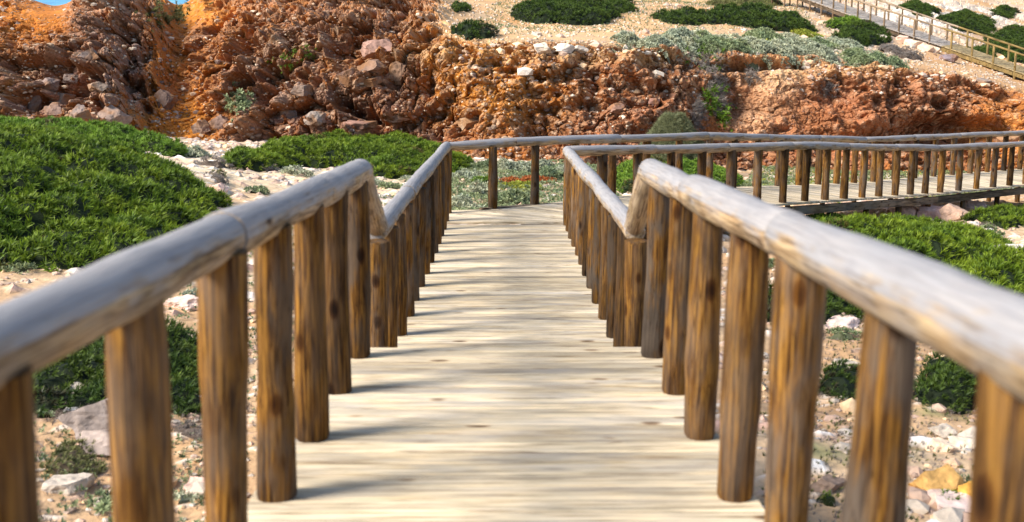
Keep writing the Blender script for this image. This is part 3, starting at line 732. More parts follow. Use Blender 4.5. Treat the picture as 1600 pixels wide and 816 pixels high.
SPR = [sprig(15, 1., .07, seed=k, spread=.8) for k in range(6)]
SPG = [sprig(10, 1., .13, spread=1.2, seed=20+k, round_=True) for k in range(6)]
SPT = [sprig(12, 1.1, .04, spread=1.1, seed=40+k) for k in range(4)]
def scatter(P_, Nn, S, base, tip, tmpl, jit=.5, tint=None):
    """many tufts in one mesh: positions, growth directions, sizes"""
    n = len(P_); Vs, Fs, Cs = [], [], []; off_ = 0; kind = rng.integers(0, len(tmpl), n)
    Nn = Nn+rng.normal(0, jit, Nn.shape); Nn /= np.linalg.norm(Nn, axis=1, keepdims=True)
    a = np.cross(Nn, rng.normal(size=Nn.shape)); a /= np.linalg.norm(a, axis=1, keepdims=True); b = np.cross(Nn, a)
    val = rng.uniform(.7, 1.25, n)
    if tint is None: tint = np.ones((n, 3))
    for k, (TV, TF, TT) in enumerate(tmpl):
        m = kind == k
        if not m.any(): continue
        V = (TV[None, :, 0:1]*a[m][:, None]+TV[None, :, 1:2]*b[m][:, None]+TV[None, :, 2:3]*Nn[m][:, None])*S[m][:, None, None]+P_[m][:, None]
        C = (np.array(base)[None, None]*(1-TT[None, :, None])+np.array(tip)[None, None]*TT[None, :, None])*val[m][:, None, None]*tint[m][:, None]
        Fk = TF[None]+(np.arange(m.sum())*len(TV))[:, None, None]+off_
        Vs.append(V.reshape(-1, 3)); Cs.append(C.reshape(-1, 3)); Fs.append(Fk.reshape(-1, 3)); off_ += m.sum()*len(TV)
    return np.concatenate(Vs), np.concatenate(Fs), np.concatenate(Cs)

def inpoly(x, y, poly):
    r = np.zeros(x.shape, bool); n = len(poly); dmin = np.full(x.shape, 1e9)
    for k in range(n):
        x1, y1 = poly[k]; x2, y2 = poly[(k+1) % n]
        c_ = ((y1 > y) != (y2 > y)) & (x < (x2-x1)*(y-y1)/((y2-y1)+1e-12)+x1); r ^= c_
        vx, vy = x2-x1, y2-y1; t_ = np.clip(((x-x1)*vx+(y-y1)*vy)/(vx*vx+vy*vy+1e-9), 0, 1)
        dmin = np.minimum(dmin, np.hypot(x-x1-t_*vx, y-y1-t_*vy))
    return r, dmin
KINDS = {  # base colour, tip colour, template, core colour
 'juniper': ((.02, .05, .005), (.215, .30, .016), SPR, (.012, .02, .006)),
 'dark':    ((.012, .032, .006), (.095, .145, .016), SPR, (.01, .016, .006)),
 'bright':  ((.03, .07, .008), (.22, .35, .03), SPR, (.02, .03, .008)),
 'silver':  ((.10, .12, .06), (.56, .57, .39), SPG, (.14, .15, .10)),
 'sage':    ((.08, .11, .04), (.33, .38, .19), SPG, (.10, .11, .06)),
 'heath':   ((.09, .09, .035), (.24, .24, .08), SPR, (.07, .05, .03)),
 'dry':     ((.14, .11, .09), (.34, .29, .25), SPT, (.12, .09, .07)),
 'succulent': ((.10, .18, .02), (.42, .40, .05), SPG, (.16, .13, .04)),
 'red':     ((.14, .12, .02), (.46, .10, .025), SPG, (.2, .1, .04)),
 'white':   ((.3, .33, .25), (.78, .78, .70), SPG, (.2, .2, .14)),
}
def shrub(poly_px, height, kind, label, name='shrub', size=.2, dens=1.0, which='g', cat='shrub', group=None, skirt=.8, tintamp=.25, stuff=False, hz=None):
    """a spreading plant whose footprint polygon was read off the ground"""
    poly = []
    for q in poly_px:
        h_ = hit(q[0], q[1], which) or hit(q[0], q[1])
        if h_ is None: return None
        poly.append((h_[0].x, h_[0].y))
    return shrub_w(poly, height, kind, label, name, size, dens, which, cat, group, skirt, tintamp, stuff)
def shrub_w(poly, height, kind, label, name='shrub', size=.2, dens=1.0, which='g', cat='shrub', group=None, skirt=.8, tintamp=.25, stuff=False):
    base, tip, tmpl, core = KINDS[kind]; pa = np.array(poly); lo_, hi_ = pa.min(0), pa.max(0); area = (hi_-lo_).prod()
    seed = int(abs(lo_[0]*77+lo_[1]*31)*10) % 1000
    def hgt(x, y):
        n2 = np.stack([x, y, x*0], -1)
        r, d = inpoly(x+.35*skirt*vnoise(n2*1.6/skirt, seed), y+.35*skirt*vnoise(n2*1.6/skirt+7, seed), poly)
        e = np.clip(d/skirt, 0, 1); h = height*np.sqrt(np.clip(1-(1-e)**2, 0, 1))
        cl_, c2_, ci_ = worley(n2/(size*np.array([3.6, 4.6, 3.4])), seed+5); dome = np.clip(1-(cl_/.75)**2, 0, 1)
        return r, h*(.70+.22*fbm(n2*.9, 3, seed+9))+(dome-.55)*np.minimum(size*2.6, h*.95)*e, ci_, dome
    n = int(area*dens*1.25/(size*size)*4.2)
    x = rng.uniform(lo_[0]-.1, hi_[0]+.1, n); y = rng.uniform(lo_[1]-.1, hi_[1]+.1, n)
    r, h, ci_, dome = hgt(x, y); x, y, h, ci_, dome = x[r], y[r], h[r], ci_[r], dome[r]
    if len(x) < 3: return None
    e = .05*max(1, size*4); hx = hgt(x+e, y)[1]-h; hy = hgt(x, y+e)[1]-h; Nn = np.stack([-hx/e*.8, -hy/e*.8, np.ones_like(h)], -1); Nn /= np.linalg.norm(Nn, axis=1, keepdims=True)
    # ground height on a lattice, interpolated
    gxs = np.linspace(lo_[0]-.5, hi_[0]+.5, max(4, int((hi_[0]-lo_[0])/.5)+3)); gys = np.linspace(lo_[1]-.5, hi_[1]+.5, max(4, int((hi_[1]-lo_[1])/.5)+3))
    gz = np.array([[(down(a, b, which) if down(a, b, which) is not None else (down(a, b) or -5)) for b in gys] for a in gxs])
    def gzi(x, y):
        u = np.clip((x-gxs[0])/(gxs[1]-gxs[0]), 0, len(gxs)-1.001); v = np.clip((y-gys[0])/(gys[1]-gys[0]), 0, len(gys)-1.001); i_, j_ = u.astype(int), v.astype(int); fu, fv = u-i_, v-j_
        return gz[i_, j_]*(1-fu)*(1-fv)+gz[i_+1, j_]*fu*(1-fv)+gz[i_, j_+1]*(1-fu)*fv+gz[i_+1, j_+1]*fu*fv
    P_ = np.stack([x, y, gzi(x, y)+h*.93-size*.35], -1)
    tint = 1+tintamp*(ci_-.5)[:, None]*np.array([1.4, .9, .6])
    if kind in ('juniper', 'dark', 'bright'):
        dead = (ci_ < .05)[:, None]*(rng.random(len(x)) < .7)[:, None]; tint = np.where(dead, tint*np.array([1.25, .62, 2.2]), tint)
    S = size*rng.uniform(.75, 1.35, len(x))
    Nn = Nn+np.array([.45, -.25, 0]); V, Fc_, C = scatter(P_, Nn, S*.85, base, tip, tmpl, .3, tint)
    org = np.array([pa[:, 0].mean(), pa[:, 1].mean(), 0]); org[2] = gzi(org[:1], org[1:2])[0]
    # twiggy core
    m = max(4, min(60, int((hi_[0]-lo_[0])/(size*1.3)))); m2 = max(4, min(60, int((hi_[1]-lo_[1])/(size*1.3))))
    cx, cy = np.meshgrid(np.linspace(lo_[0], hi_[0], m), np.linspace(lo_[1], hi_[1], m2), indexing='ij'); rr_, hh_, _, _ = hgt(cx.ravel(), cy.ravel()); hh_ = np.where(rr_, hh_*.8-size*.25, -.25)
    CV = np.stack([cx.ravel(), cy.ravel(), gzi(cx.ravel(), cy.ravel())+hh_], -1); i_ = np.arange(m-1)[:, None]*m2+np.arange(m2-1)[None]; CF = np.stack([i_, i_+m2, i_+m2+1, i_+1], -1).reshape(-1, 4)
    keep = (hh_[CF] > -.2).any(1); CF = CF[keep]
    if stuff:
        o = link(name, mesh_np(name, V-org, Fc_, np.clip(C, .01, .9)), M_leaf); o.location = Vector(org); tag(o, label, None, None, 'stuff'); return o
    t = empty(name, org, label, cat, group)
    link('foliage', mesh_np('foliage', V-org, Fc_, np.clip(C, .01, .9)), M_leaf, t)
    if len(CF): link('branches', mesh_np('branches', CV-org, CF, np.broadcast_to(core, CV.shape)), M_twig, t)
    return t
def ell(cx, cy, rx, ry, n=10, jit=.15):
    return [(cx+rx*math.cos(k/n*6.283)*(1+random.uniform(-jit, jit)), cy+ry*math.sin(k/n*6.283)*(1+random.uniform(-jit, jit))) for k in range(n)]
def clump(px, py, wpx, hfac, kind, label, which='both', size=None, name='cushion_plant', cat='plant', group=None, dep=1.0, dens=1.2):
    """round cushion of a given width in photograph pixels, sitting on the ground at (px, py)"""
    h_ = hit(px, py, which)
    if h_ is None: return None
    p, dist, _ = h_; r = wpx/2/F*dist*.985; wh = which
    if which == 'both': wh = 'h' if (down(p.x, p.y, 'h') is not None and abs(down(p.x, p.y, 'h')-p.z) < .3) else 'g'
    sz_ = size or max(.05, min(.2, r*.33))
    poly = [(p.x+r*math.cos(k/9*6.283)*random.uniform(.85, 1.15), p.y+r*dep+r*dep*math.sin(k/9*6.283)*random.uniform(.85, 1.15)) for k in range(9)]
    return shrub_w(poly, r*2*hfac, kind, label, name, sz_, dens, wh, cat, group, skirt=max(.1, r*.9))
#PLANTS
# near left
shrub([(-120, 240), (-60, 212), (60, 216), (150, 226), (250, 262), (330, 303), (372, 322), (330, 352), (240, 402), (120, 425), (-20, 428), (-120, 432)], .42, 'juniper',
      'wide bright green juniper mound filling the left side above the blurred rail', 'juniper_shrub', size=.165, dens=1.0, skirt=1.0, tintamp=.45)
shrub([(-200, 205), (0, 200), (150, 212), (240, 232), (305, 246), (270, 247), (200, 236), (120, 224), (0, 210), (-200, 214)], .5, 'bright',
      'low strip of bright green juniper along the foot of the boulders at the far left', 'juniper_shrub', size=.165, which='g', skirt=.8)
shrub([(352, 262), (400, 240), (480, 230), (600, 227), (660, 235), (735, 262), (712, 280), (600, 276), (540, 268), (480, 262), (420, 268)], .72, 'juniper',
      'rounded green juniper between the sandy path and the cliff, left of the bend', 'juniper_shrub', size=.165, which='g', skirt=1.1, tintamp=.45)
shrub([(940, 290), (985, 266), (1060, 262), (1120, 268), (1150, 288), (1150, 300), (1060, 304), (985, 305)], .62, 'bright',
      'green juniper seen between the posts just behind the start of the receding deck', 'juniper_shrub', size=.14, which='g', skirt=.7)
shrub([(1215, 360), (1262, 345), (1330, 350), (1420, 356), (1500, 362), (1560, 385), (1610, 420), (1720, 470), (1720, 520), (1600, 495), (1480, 470), (1380, 430), (1290, 390)], .36, 'juniper',
      'spreading green juniper below the receding deck on the right', 'juniper_shrub', size=.15, which='g', skirt=.7, tintamp=.5)
shrub([(1180, 470), (1215, 445), (1300, 440), (1350, 465), (1360, 500), (1300, 512), (1200, 505)], .3, 'dark', 'dark green shrub under the near right rail between two thick posts', 'juniper_shrub', size=.11, which='g', skirt=.4)
shrub([(1275, 615), (1290, 582), (1355, 582), (1375, 612), (1330, 630)], .2, 'dark', 'small dark green shrub left of the second post from the right edge', 'juniper_shrub', size=.07, which='g', skirt=.2)
shrub([(1425, 615), (1445, 570), (1550, 565), (1615, 600), (1600, 640), (1500, 648), (1450, 640)], .3, 'dark', 'dark green shrub just under the near right rail at the right edge', 'juniper_shrub', size=.09, which='g', skirt=.35)
shrub([(1500, 348), (1545, 335), (1640, 325), (1640, 348), (1570, 358)], .35, 'juniper', 'small green juniper at the right edge beneath the receding deck', 'juniper_shrub', size=.15, which='g', skirt=.5)
shrub([(20, 640), (40, 560), (120, 520), (240, 510), (330, 540), (335, 600), (300, 655), (180, 640), (90, 655)], .34, 'dark', 'dark green shrub behind the nearest left posts below the rail', 'juniper_shrub', size=.10, which='g', skirt=.5, tintamp=.5)
shrub([(60, 740), (75, 700), (130, 695), (165, 725), (150, 748), (90, 752)], .16, 'heath', 'small reddish green heath bush at the lower left between two posts', 'heath_shrub', size=.06, which='g', skirt=.2)
clump(1420, 505, 60, .4, 'heath', 'olive low plant behind the second thick post from the right', 'g')
for (x_, y_, w_, k_, lab) in [
 (170, 812, 90, 'sage', 'grey green cushion plant at the bottom left corner between posts'),
 (292, 790, 70, 'silver', 'pale silver cushion plant beside the third left post at the bottom'),
 (105, 660, 70, 'dry', 'dry grey twiggy bush below the dark green shrub at lower left'),
 (295, 690, 60, 'dry', 'dry grey twiggy bush between the second and third left posts'),
 (298, 470, 44, 'silver', 'small silver plant directly under the near left rail'),
 (15, 428, 60, 'sage', 'grey green plant at the left edge below the big juniper'),
 (232, 238, 50, 'white', 'whitish flowering cushion at the end of the path beside the big juniper'),
 (212, 226, 34, 'white', 'small whitish cushion left of the path on the juniper strip'),
 (104, 214, 40, 'white', 'white flowering tuft among the junipers at the far left'),
 (295, 246, 50, 'silver', 'silver cushion at the top of the sandy path below the orange gully'),
 (328, 262, 56, 'dry', 'greyish dry cushion in the middle of the sandy path'),
 (340, 276, 34, 'heath', 'low olive heath in front of the dry cushion on the sandy path'),
 (362, 252, 40, 'silver', 'silver cushion at the left end of the rounded juniper'),
 (412, 268, 40, 'dry', 'dry purple grey cushion below the left end of the rounded juniper'),
 (462, 276, 50, 'silver', 'silver cushion on the right part of the sandy path'),
 (335, 285, 44, 'dry', 'dark dry mat lying on the sandy path'),
 (400, 300, 40, 'sage', 'grey green tuft just above the near left rail on the path'),
 (568, 290, 50, 'silver', 'silver cushion seen above the gap between the two left rails'),
 (610, 296, 44, 'sage', 'sage cushion left of the middle flight railing'),
 (640, 286, 40, 'silver', 'silver cushion beneath the rounded juniper near the bend'),
 (1555, 372, 44, 'sage', 'grey green cushion right of the pale bent twig'),
 (1545, 358, 30, 'dry', 'small purplish dry cushion near the pale bent twig'),
 (1392, 352, 40, 'white', 'white flowering patch on top of the right juniper'),
 (1222, 345, 44, 'silver', 'silver tuft at the left corner below the receding deck'),
 (1200, 420, 40, 'sage', 'sage tuft seen between two thick right posts'),
 (1325, 535, 50, 'sage', 'low grey green tuft on the stony ground right of the walkway'),
 (1300, 795, 36, 'bright', 'tiny bright green seedling at the bottom right between posts'),
 (1500, 805, 60, 'bright', 'bright green seedling patch at the bottom right corner'),
 (1480, 640, 40, 'sage', 'small sage tuft below the right edge shrub'),
 (1510, 765, 44, 'sage', 'grey green tuft between the two yellow boulders'),
]:
    clump(x_, y_, w_, .38, k_, lab, 'g')
# carpet of silver cushions behind the bend
random.seed(11)
names_c = [
 (722, 330, 60, 'silver', 'silver cushion nearest the bend post on its right'), (752, 308, 56, 'silver', 'silver cushion left of the first free post at the bend'),
 (795, 322, 64, 'sage', 'dark sage mound between the two free posts at the bend'), (730, 284, 60, 'silver', 'silver cushion behind the bend left of the free posts'),
 (905, 324, 66, 'silver', 'silver cushion right of the second free post against the right railing'), (925, 306, 50, 'silver', 'silver cushion just behind the right railing corner'),
 (860, 282, 60, 'sage', 'sage mound behind the red succulents'), (800, 272, 70, 'silver', 'wide silver cushion seen between the two free posts'),
 (760, 268, 50, 'sage', 'sage cushion just behind the first free post'), (900, 274, 60, 'silver', 'silver cushion behind the corner of the right railing'),
 (840, 266, 50, 'silver', 'silver cushion behind the second free post'), (752, 290, 40, 'bright', 'small green tuft left of the first free post'),
 (945, 320, 50, 'sage', 'sage cushion beneath the receding front rail near the corner'), (1110, 300, 50, 'sage', 'sage mound right of the green juniper behind the posts')]
for x_, y_, w_, k_, lab in names_c: clump(x_, y_, w_, .46, k_, lab, 'g', size=.11)
clump(815, 300, 90, .16, 'succulent', 'yellow green succulent mat between the free posts at the bend', 'g', size=.1, name='succulent_mat')
clump(822, 292, 84, .2, 'red', 'red tipped succulent mat behind the yellow green one', 'g', size=.1, name='succulent_mat')
clump(900, 294, 40, .16, 'red', 'red tipped succulent mat by the right railing corner', 'g', size=.1, name='succulent_mat')
shrub([(650, 345), (700, 262), (800, 257), (1000, 262), (960, 300), (1000, 330), (700, 350)], .12, 'sage', 'low sage green ground cover behind the bend', 'ground_cover', size=.09, dens=.22, which='g', skirt=.3, stuff=True)
shrub([(1140, 300), (1180, 262), (1650, 255), (1650, 300), (1300, 318)], .13, 'sage', 'patchy green ground cover behind the receding deck', 'ground_cover', size=.09, dens=.16, which='g', skirt=.3, stuff=True)
shrub([(1140, 310), (1180, 262), (1650, 262), (1650, 290), (1300, 318)], .10, 'succulent', 'patchy yellow flowering ground cover behind the receding deck', 'ground_cover', size=.08, dens=.06, which='g', skirt=.3, stuff=True)
shrub([(1190, 420), (1350, 500), (1600, 560), (1700, 800), (1500, 900), (1180, 900)], .05, 'heath', 'sparse weeds among the stones on the right', 'ground_cover', size=.05, dens=.05, which='g', skirt=.3, stuff=True)
shrub([(200, 430), (330, 330), (700, 300), (640, 420), (420, 600), (300, 900), (0, 900), (0, 700)], .05, 'sage', 'sparse weeds among the stones on the left', 'ground_cover', size=.05, dens=.06, which='g', skirt=.3, stuff=True)
shrub([(1190, 420), (1350, 500), (1600, 560), (1700, 800), (1500, 900), (1180, 900)], .03, 'dry', 'dry plant litter on the stony ground at the right', 'dry_litter', size=.06, dens=.10, which='g', skirt=.3, stuff=True)
shrub([(0, 600), (300, 560), (420, 600), (300, 900), (0, 900)], .03, 'dry', 'dry plant litter on the stony ground at the left', 'dry_litter', size=.06, dens=.10, which='g', skirt=.3, stuff=True)
# headland shrubs
for poly, h_, k_, lab in [
 ([(705, 52), (735, 45), (768, 50), (772, 60), (735, 63)], .75, 'dark', 'dark shrub on the cliff corner above the ochre face'),
 ([(698, 14), (722, 8), (742, 14), (722, 19)], .5, 'dark', 'small dark shrub at the upper left corner of the plateau'),
 ([(798, 26), (850, 8), (930, 8), (965, 26), (940, 40), (850, 38)], .95, 'dark', 'largest dark green shrub on the plateau, browned at its right end'),
 ([(930, 14), (960, 2), (990, 8), (996, 19), (960, 22)], .5, 'dark', 'dark shrub touching the top edge behind the largest plateau shrub'),
 ([(1012, 28), (1060, 20), (1100, 24), (1112, 36), (1060, 42)], .5, 'dark', 'low dark shrub in the middle of the plateau, left of a longer one'),
 ([(1085, 30), (1130, 18), (1200, 20), (1270, 44), (1272, 54), (1180, 46), (1110, 38)], .6, 'dark', 'long dark green shrub lying across the plateau'),
 ([(1300, 58), (1330, 40), (1370, 50), (1395, 62), (1370, 72), (1330, 70)], .7, 'dark', 'dark shrub on the plateau beside the grey hillside walkway'),
 ([(1285, 40), (1320, 32), (1370, 42), (1350, 50), (1300, 48)], .5, 'bright', 'greener shrub touching the grey hillside walkway'),
 ([(996, 70), (1018, 63), (1034, 68), (1015, 73)], .3, 'dark', 'tiny dark tuft at the cliff edge beside the silver band'),
 ([(1400, 14), (1430, 6), (1470, 20), (1440, 28)], .55, 'dark', 'dark shrub just behind the far rail of the hillside walkway'),
 ([(1465, 34), (1500, 22), (1555, 38), (1550, 54), (1500, 50)], .6, 'dark', 'dark shrub on the pale rocks beyond the walkway'),
 ([(1540, 66), (1575, 46), (1660, 62), (1660, 96), (1580, 98)], .7, 'dark', 'large dark shrub at the right edge beyond the walkway'),
 ([(1545, 24), (1565, 10), (1592, 20), (1580, 30)], .5, 'dark', 'small dark shrub near the sea at the top right corner'),
 ([(1500, 78), (1540, 72), (1560, 96), (1520, 94)], .4, 'dark', 'low dark shrub directly beyond the yellow railing'),
 ([(1100, 8), (1160, -4), (1220, 4), (1200, 14)], .4, 'heath', 'olive green shrub at the top edge beside the walkway posts'),
]:
    shrub(poly, h_, k_, lab, 'headland_shrub', size=.2, which='h', skirt=.9, dens=.9, group='dark shrubs scattered over the headland')
band = [(985, 78, 50, 'silver'), (1030, 80, 60, 'silver'), (1075, 84, 70, 'silver'), (1120, 88, 70, 'sage'), (1060, 70, 46, 'sage'), (1105, 74, 60, 'silver'), (1150, 78, 60, 'silver'), (1190, 84, 70, 'silver'),
 (1230, 92, 76, 'silver'), (1205, 70, 56, 'sage'), (1250, 76, 60, 'silver'), (1290, 96, 60, 'silver'), (1330, 80, 60, 'silver'), (1160, 92, 60, 'sage'), (1360, 100, 60, 'sage'), (1400, 108, 50, 'sage'), (1290, 78, 50, 'sage'), (1420, 94, 60, 'dry')]
bl = ['first silver cushion at the left end of the band along the cliff edge', 'second cushion from the left in the silver band', 'broad silver cushion above the left part of the hanging plants', 'sage cushion directly above the hanging plants',
 'sage cushion in the back row of the silver band at its left', 'silver cushion in the back row above the hanging plants', 'silver cushion right of the hanging plants in the back row', 'silver cushion on the cliff edge right of the hanging plants',
 'widest silver cushion of the band at the edge of the red cliff', 'sage cushion in front of the long dark shrub', 'silver cushion at the right end of the long dark shrub', 'silver cushion at the edge of the red cliff below the walkway shrub',
 'silver cushion in front of the dark shrub beside the walkway', 'olive cushion at the notch of the cliff edge', 'sage tuft on the stony edge of the red cliff', 'last sage tuft at the right end of the band', 'sage tuft between the long dark shrub and the walkway shrub', 'dry greyish mat below the grey walkway']
for (x_, y_, w_, k_), lab in zip(band, bl): clump(x_, y_, w_, .36, k_, lab, 'h', size=.16, group='cushions of the silver band along the cliff edge', dep=1.6)
shrub([(940, 76), (1050, 60), (1300, 62), (1420, 98), (1400, 112), (1280, 102), (1150, 94), (1050, 88)], .14, 'silver', 'silver ground cover along the cliff edge', 'ground_cover', size=.14, dens=.14, which='h', skirt=.4, stuff=True)
shrub([(720, 70), (1000, 50), (1280, 50), (1250, 5), (780, 0)], .07, 'sage', 'thin scattered weeds on the plateau', 'ground_cover', size=.1, dens=.03, which='h', skirt=.4, stuff=True)
clump(1210, 78, 70, .16, 'succulent', 'yellow green succulent patch in the silver band', 'h', size=.14, name='succulent_mat')
clump(1262, 60, 60, .14, 'succulent', 'yellow green succulent patch behind the long dark shrub', 'h', size=.14, name='succulent_mat')

# plants hanging down the cliff and the conical mound
def face_plant(spots, kind, label, name, size, n, offn=.12, cat='plant'):
    base, tip, tmpl, core = KINDS[kind]; P_, Nn = [], []
    for (cx, cy, sx, sy) in spots:
        for _ in range(int(n)):
            px, py = random.gauss(cx, sx), random.gauss(cy, sy); h_ = hit(px, py, 'h')
            if h_ is None: continue
            nn = h_[2]; nn = -nn if nn.y > 0 else nn
            P_.append(np.array(h_[0])+np.array(nn)*offn*random.random()); Nn.append(np.array(nn)+np.array([0, 0, -.2]))
    P_ = np.array(P_); Nn = np.array(Nn); V, Fc_, C = scatter(P_, Nn, size*rng.uniform(.7, 1.4, len(P_)), base, tip, tmpl, .5)
    org = P_.mean(0); o = link(name, mesh_np(name, V-org, Fc_, np.clip(C, .01, .9)), M_leaf); o.location = Vector(org); tag(o, label, cat); o['kind'] = 'stuff'; del o['category']; return o
face_plant([(1108, 100, 15, 8), (1116, 130, 8, 16), (1122, 162, 7, 12), (1086, 178, 5, 12)], 'dry', 'dry purplish plants hanging down the notch of the cliff', 'hanging_plant', .24, 170, .18)
face_plant([(1112, 150, 9, 12), (1108, 100, 14, 8), (1128, 185, 6, 8), (1110, 165, 7, 7)], 'bright', 'green shoots among the dry hanging plants in the cliff notch', 'hanging_plant', .2, 60, .35)
face_plant([(1175, 120, 7, 5), (1290, 135, 9, 9)], 'dry', 'dry tufts clinging to the red cliff right of the notch', 'hanging_plant', .22, 60, .15)
face_plant([(262, 22, 16, 9)], 'heath', 'olive heath in the saddle of the ridge at the top left', 'heath_patch', .22, 260, .1)
face_plant([(372, 160, 9, 10)], 'sage', 'grey green tuft on the rocky slope left of centre', 'heath_patch', .2, 90, .1)
face_plant([(478, 80, 8, 5), (450, 95, 14, 9)], 'bright', 'sparse green tufts high on the rocky slope', 'heath_patch', .16, 30, .1)
# conical mound of grey green stems against the foot of the cliff
mp0 = W(1048, 226, 38.2)
n = 5200; u_ = rng.random(n)**.75; az = rng.random(n)*6.283; Rm = 1.15*(1-.82*u_**1.3)*(1+.1*vnoise(np.stack([np.cos(az)*1.5, np.sin(az)*1.5, u_*2], -1), 5)); Hm = 1.55
Pm = np.stack([mp0[0]+Rm*np.cos(az)+.05*u_, mp0[1]-.3+Rm*.8*np.sin(az), mp0[2]-.55+Hm*u_], -1); Nm = np.stack([np.cos(az), np.sin(az), np.full(n, .3)], -1)
tm = empty('mound_plant', (mp0[0], mp0[1]-.3, mp0[2]-.6), 'conical grey green mound plant leaning against the foot of the cliff', 'plant')
o0 = np.array(tm.location)
V, Fc_, C = scatter(Pm, Nm, .17*rng.uniform(.7, 1.4, n), (.045, .05, .02), (.24, .25, .12), SPT, .6); link('foliage', mesh_np('foliage', V-o0, Fc_, C), M_leaf, tm)
nn_ = 900; ii = rng.integers(0, n, nn_); ii = ii[(u_[ii] > .35) & (np.cos(az[ii]) > .1)]
V, Fc_, C = scatter(Pm[ii], Nm[ii], .12*rng.uniform(.7, 1.4, len(ii)), (.25, .13, .02), (.6, .3, .04), SPT, .5); link('flowers', mesh_np('flowers', V-o0, Fc_, C), M_leaf, tm)
cv = IV3*np.array([.95, .8, .0])+0; uu = (IV3[:, 2]+1)/2; rad = .95*(1-.85*uu**1.2); ang = np.arctan2(IV3[:, 1], IV3[:, 0]); cv = np.stack([rad*np.cos(ang), rad*.8*np.sin(ang), uu*1.45], -1)
link('branches', mesh_np('branches', cv, IF3, np.broadcast_to((.07, .07, .035), cv.shape)), M_twig, tm)

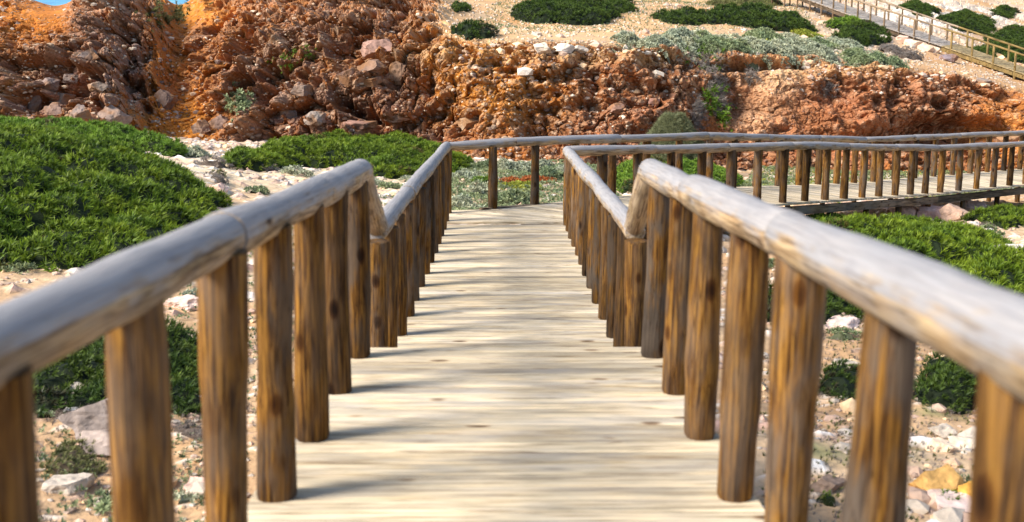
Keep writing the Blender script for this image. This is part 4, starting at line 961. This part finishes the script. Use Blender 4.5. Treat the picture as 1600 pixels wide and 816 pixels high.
# ------------------------------------------------------------ individual boulders
YB = (.60, .34, .11); PK = (.62, .40, .31); WH = (.46, .38, .30); GR = (.40, .29, .23); BR = (.30, .18, .125)
for (x_, y_, w_, hf_, c_, lab, wh) in [
 (1468, 768, 74, .65, YB, 'angular yellow boulder on the ground between the two right-hand posts', 'g'),
 (1532, 785, 52, .7, (.62, .33, .07), 'smaller orange yellow boulder beside the rightmost post', 'g'),
 (150, 668, 104, .55, (.27, .215, .185), 'pale pinkish boulder below the dark shrub at lower left', 'g'),
 (168, 704, 92, .45, (.31, .24, .20), 'flat pale boulder below the pinkish one at lower left', 'g'),
 (102, 768, 66, .5, WH, 'whitish rock on the sand at the lower left corner', 'g'),
 (306, 772, 50, .6, PK, 'pink rock behind the third left post', 'g'),
 (290, 480, 54, .4, (.72, .52, .42), 'flat pink rock under the near left rail', 'g'),
 (1417, 338, 40, .6, PK, 'pink boulder under the receding deck, leftmost of four', 'g'),
 (1455, 340, 44, .6, (.55, .34, .27), 'reddish boulder under the receding deck, second of four from the left', 'g'),
 (1486, 340, 44, .6, (.6, .38, .26), 'brownish boulder under the receding deck with a flat top, third of four', 'g'),
 (1524, 332, 38, .65, PK, 'rounded pink boulder under the receding deck, rightmost of four', 'g'),
 (1530, 375, 60, .25, WH, 'flat whitish slab on the sand right of the juniper', 'g'),
 (1580, 400, 80, .25, (.76, .66, .54), 'flat sandy slab at the right edge beyond the juniper', 'g'),
 (1320, 575, 50, .35, WH, 'flat white stone on the ground between the thick right posts', 'g'),
 (1310, 510, 60, .3, (.7, .52, .44), 'flat pinkish stone below the dark shrub on the right', 'g'),
 (1475, 680, 36, .5, WH, 'small white stone on the bare sand at the right', 'g'),
 (1510, 700, 60, .35, (.74, .60, .45), 'flat cream stone on the sand near the right edge', 'g'),
 (1470, 702, 44, .4, (.72, .54, .38), 'flat tan stone left of the cream stone near the right edge', 'g'),
 (1490, 728, 24, .6, (.7, .45, .28), 'little tan pebble above the yellow boulder', 'g'),
 (1510, 800, 90, .3, (.7, .52, .44), 'flat pink stone at the bottom right corner', 'g'),
 (1295, 765, 50, .5, (.22, .15, .11), 'dark brown stone low between the thick right posts', 'g'),
 (1390, 318, 34, .5, WH, 'white stone behind the posts of the receding deck', 'g'),
 (340, 300, 36, .5, PK, 'pink stone at the edge of the sandy path', 'g'),
 (635, 312, 30, .5, WH, 'white stone left of the middle flight railing', 'g'),
 # headland
 (880, 80, 34, .5, (.66, .55, .44), 'pale slab on the cliff edge left of the silver band', 'h'),
 (846, 80, 30, .6, (.62, .50, .38), 'tan block on the cliff edge above the ochre face', 'h'),
 (905, 81, 26, .5, WH, 'white stone on the cliff edge beside the pale slab', 'h'),
 (838, 56, 18, .5, WH, 'white stone alone on the sandy plateau', 'h'),
 (1390, 52, 26, .7, (.66, .46, .30), 'tan boulder touching the edge of the grey hillside walkway', 'h'),
 (1412, 66, 26, .7, (.60, .40, .30), 'reddish boulder below the grey hillside walkway', 'h'),
 (1428, 74, 26, .7, (.66, .50, .36), 'sandy boulder below the hillside walkway, middle of three', 'h'),
 (1448, 80, 24, .8, (.58, .40, .28), 'rounded tan boulder where the walkway turns yellow', 'h'),
 (1458, 82, 20, .7, (.64, .46, .32), 'smaller rounded boulder where the walkway turns yellow', 'h'),
 (1482, 96, 36, .5, (.40, .32, .34), 'purplish grey boulder on the sand below the yellow walkway', 'h'),
 (1535, 130, 30, .4, (.5, .38, .3), 'flat brown stone on the slope at the right', 'h'),
 (1375, 64, 26, .6, (.7, .58, .46), 'pale boulder on the plateau left of the reddish one', 'h'),
 # cliff blocks
 (175, 192, 58, .72, (.42, .30, .24), 'big pale grey boulder at the foot of the slope behind the juniper strip', 'h'),
 (85, 182, 56, .6, (.38, .26, .21), 'broad layered block at the foot of the slope at the far left', 'h'),
 (48, 165, 40, .8, (.32, .21, .16), 'upright brown block at the far left beside a dark cleft', 'h'),
 (125, 185, 36, .9, (.36, .27, .23), 'grey upright block between two larger boulders at the left', 'h'),
 (160, 165, 34, .8, (.37, .27, .23), 'grey boulder stacked above the big pale one at the left', 'h'),
 (98, 158, 44, .6, (.42, .30, .23), 'tan grey block above the layered block at the far left', 'h'),
 (75, 138, 40, .6, (.34, .24, .20), 'dark grey block under the cleft at the far left', 'h'),
 (110, 128, 40, .6, (.40, .30, .25), 'flat topped grey block in the pile at the left', 'h'),
 (138, 94, 36, .9, (.33, .25, .22), 'purple grey boulder high in the pile at the left', 'h'),
 (150, 140, 38, .5, (.42, .30, .22), 'flat tan block in the middle of the left pile', 'h'),
 (255, 165, 44, .9, (.30, .20, .16), 'leaning dark rock rib beside the orange gully', 'h'),
 (312, 208, 40, .9, (.40, .29, .23), 'grey boulder at the right foot of the orange gully', 'h'),
 (345, 200, 40, .9, (.34, .22, .17), 'brown boulder right of the gully foot', 'h'),
 (622, 122, 44, 1.2, (.36, .21, .13), 'tall squarish brown block standing out from the middle of the cliff', 'h'),
 (580, 110, 56, .5, (.38, .23, .16), 'layered brown block left of the tall squarish one', 'h'),
 (575, 130, 50, .4, (.46, .28, .18), 'thin tan ledge block left below the tall squarish one', 'h'),
 (545, 128, 40, .9, (.27, .16, .12), 'dark rounded block in the middle of the cliff', 'h'),
 (585, 82, 50, .6, (.34, .20, .15), 'brown overhanging block above the layered one', 'h'),
 (490, 190, 38, .8, (.55, .44, .36), 'whitish rock above the left end of the rounded juniper', 'h'),
 (450, 185, 34, 1., (.36, .27, .22), 'grey rock above the rounded juniper, left of the whitish rock', 'h'),
 (470, 145, 44, .6, (.36, .25, .19), 'brown boulder on the slope above the rounded juniper', 'h'),
 (620, 185, 60, .35, (.55, .30, .19), 'reddish ledge block near the foot of the middle cliff', 'h'),
 (560, 200, 60, .35, (.52, .28, .20), 'low pinkish ledge at the foot of the middle cliff', 'h'),
 (735, 195, 56, .5, (.56, .38, .24), 'pale ledge block just above the bend rail', 'h'),
 (765, 90, 14, 1., (.28, .24, .24), 'small grey oval stone in the ochre face', 'h'),
 (888, 112, 20, .8, (.66, .52, .38), 'pale angular stone in the brown face below the plateau', 'h'),
 (965, 172, 30, .6, (.50, .28, .20), 'pinkish block low in the brown face', 'h'),
 (1023, 162, 24, .7, (.46, .24, .18), 'red block beside the conical mound plant', 'h'),
 (1578, 230, 50, .7, (.62, .36, .20), 'tan block at the right edge behind the railing', 'h'),
]:
    boulder(x_, y_, w_, hf_, c_, lab, which=wh, group=None)

# pale bent twig on the juniper at the right
h_ = hit(1500, 362, 'g'); p = h_[0]; tw = []
pts_t = [V3(W(px, py, p.y*1.0)) for px, py in ((1484, 356), (1496, 348), (1505, 345), (1514, 352), (1524, 362))]
t = empty('bent_twig', p, 'pale bent dead twig lying between the juniper and the purplish cushion', 'twig')
for a, b in zip(pts_t[:-1], pts_t[1:]):
    me = log_mesh('twig_piece', (b-a).length, .022, random.randint(0, 99), rings=5, n=8); me['len'] = (b-a).length; place_log('twig_piece', me, a, b, M_hrail, t)
h_ = hit(1550, 142, 'h'); pts_t = [V3(W(px, py, h_[1]*.975)) for px, py in ((1536, 130), (1550, 136), (1568, 143))]
t = empty('driftwood', h_[0], 'dark branch lying on the slope at the right below the yellow walkway', 'branch')
for a, b in zip(pts_t[:-1], pts_t[1:]):
    me = log_mesh('branch_piece', (b-a).length, .06, random.randint(0, 99), rings=5, n=8); me['len'] = (b-a).length; place_log('branch_piece', me, a, b, M_beam, t)
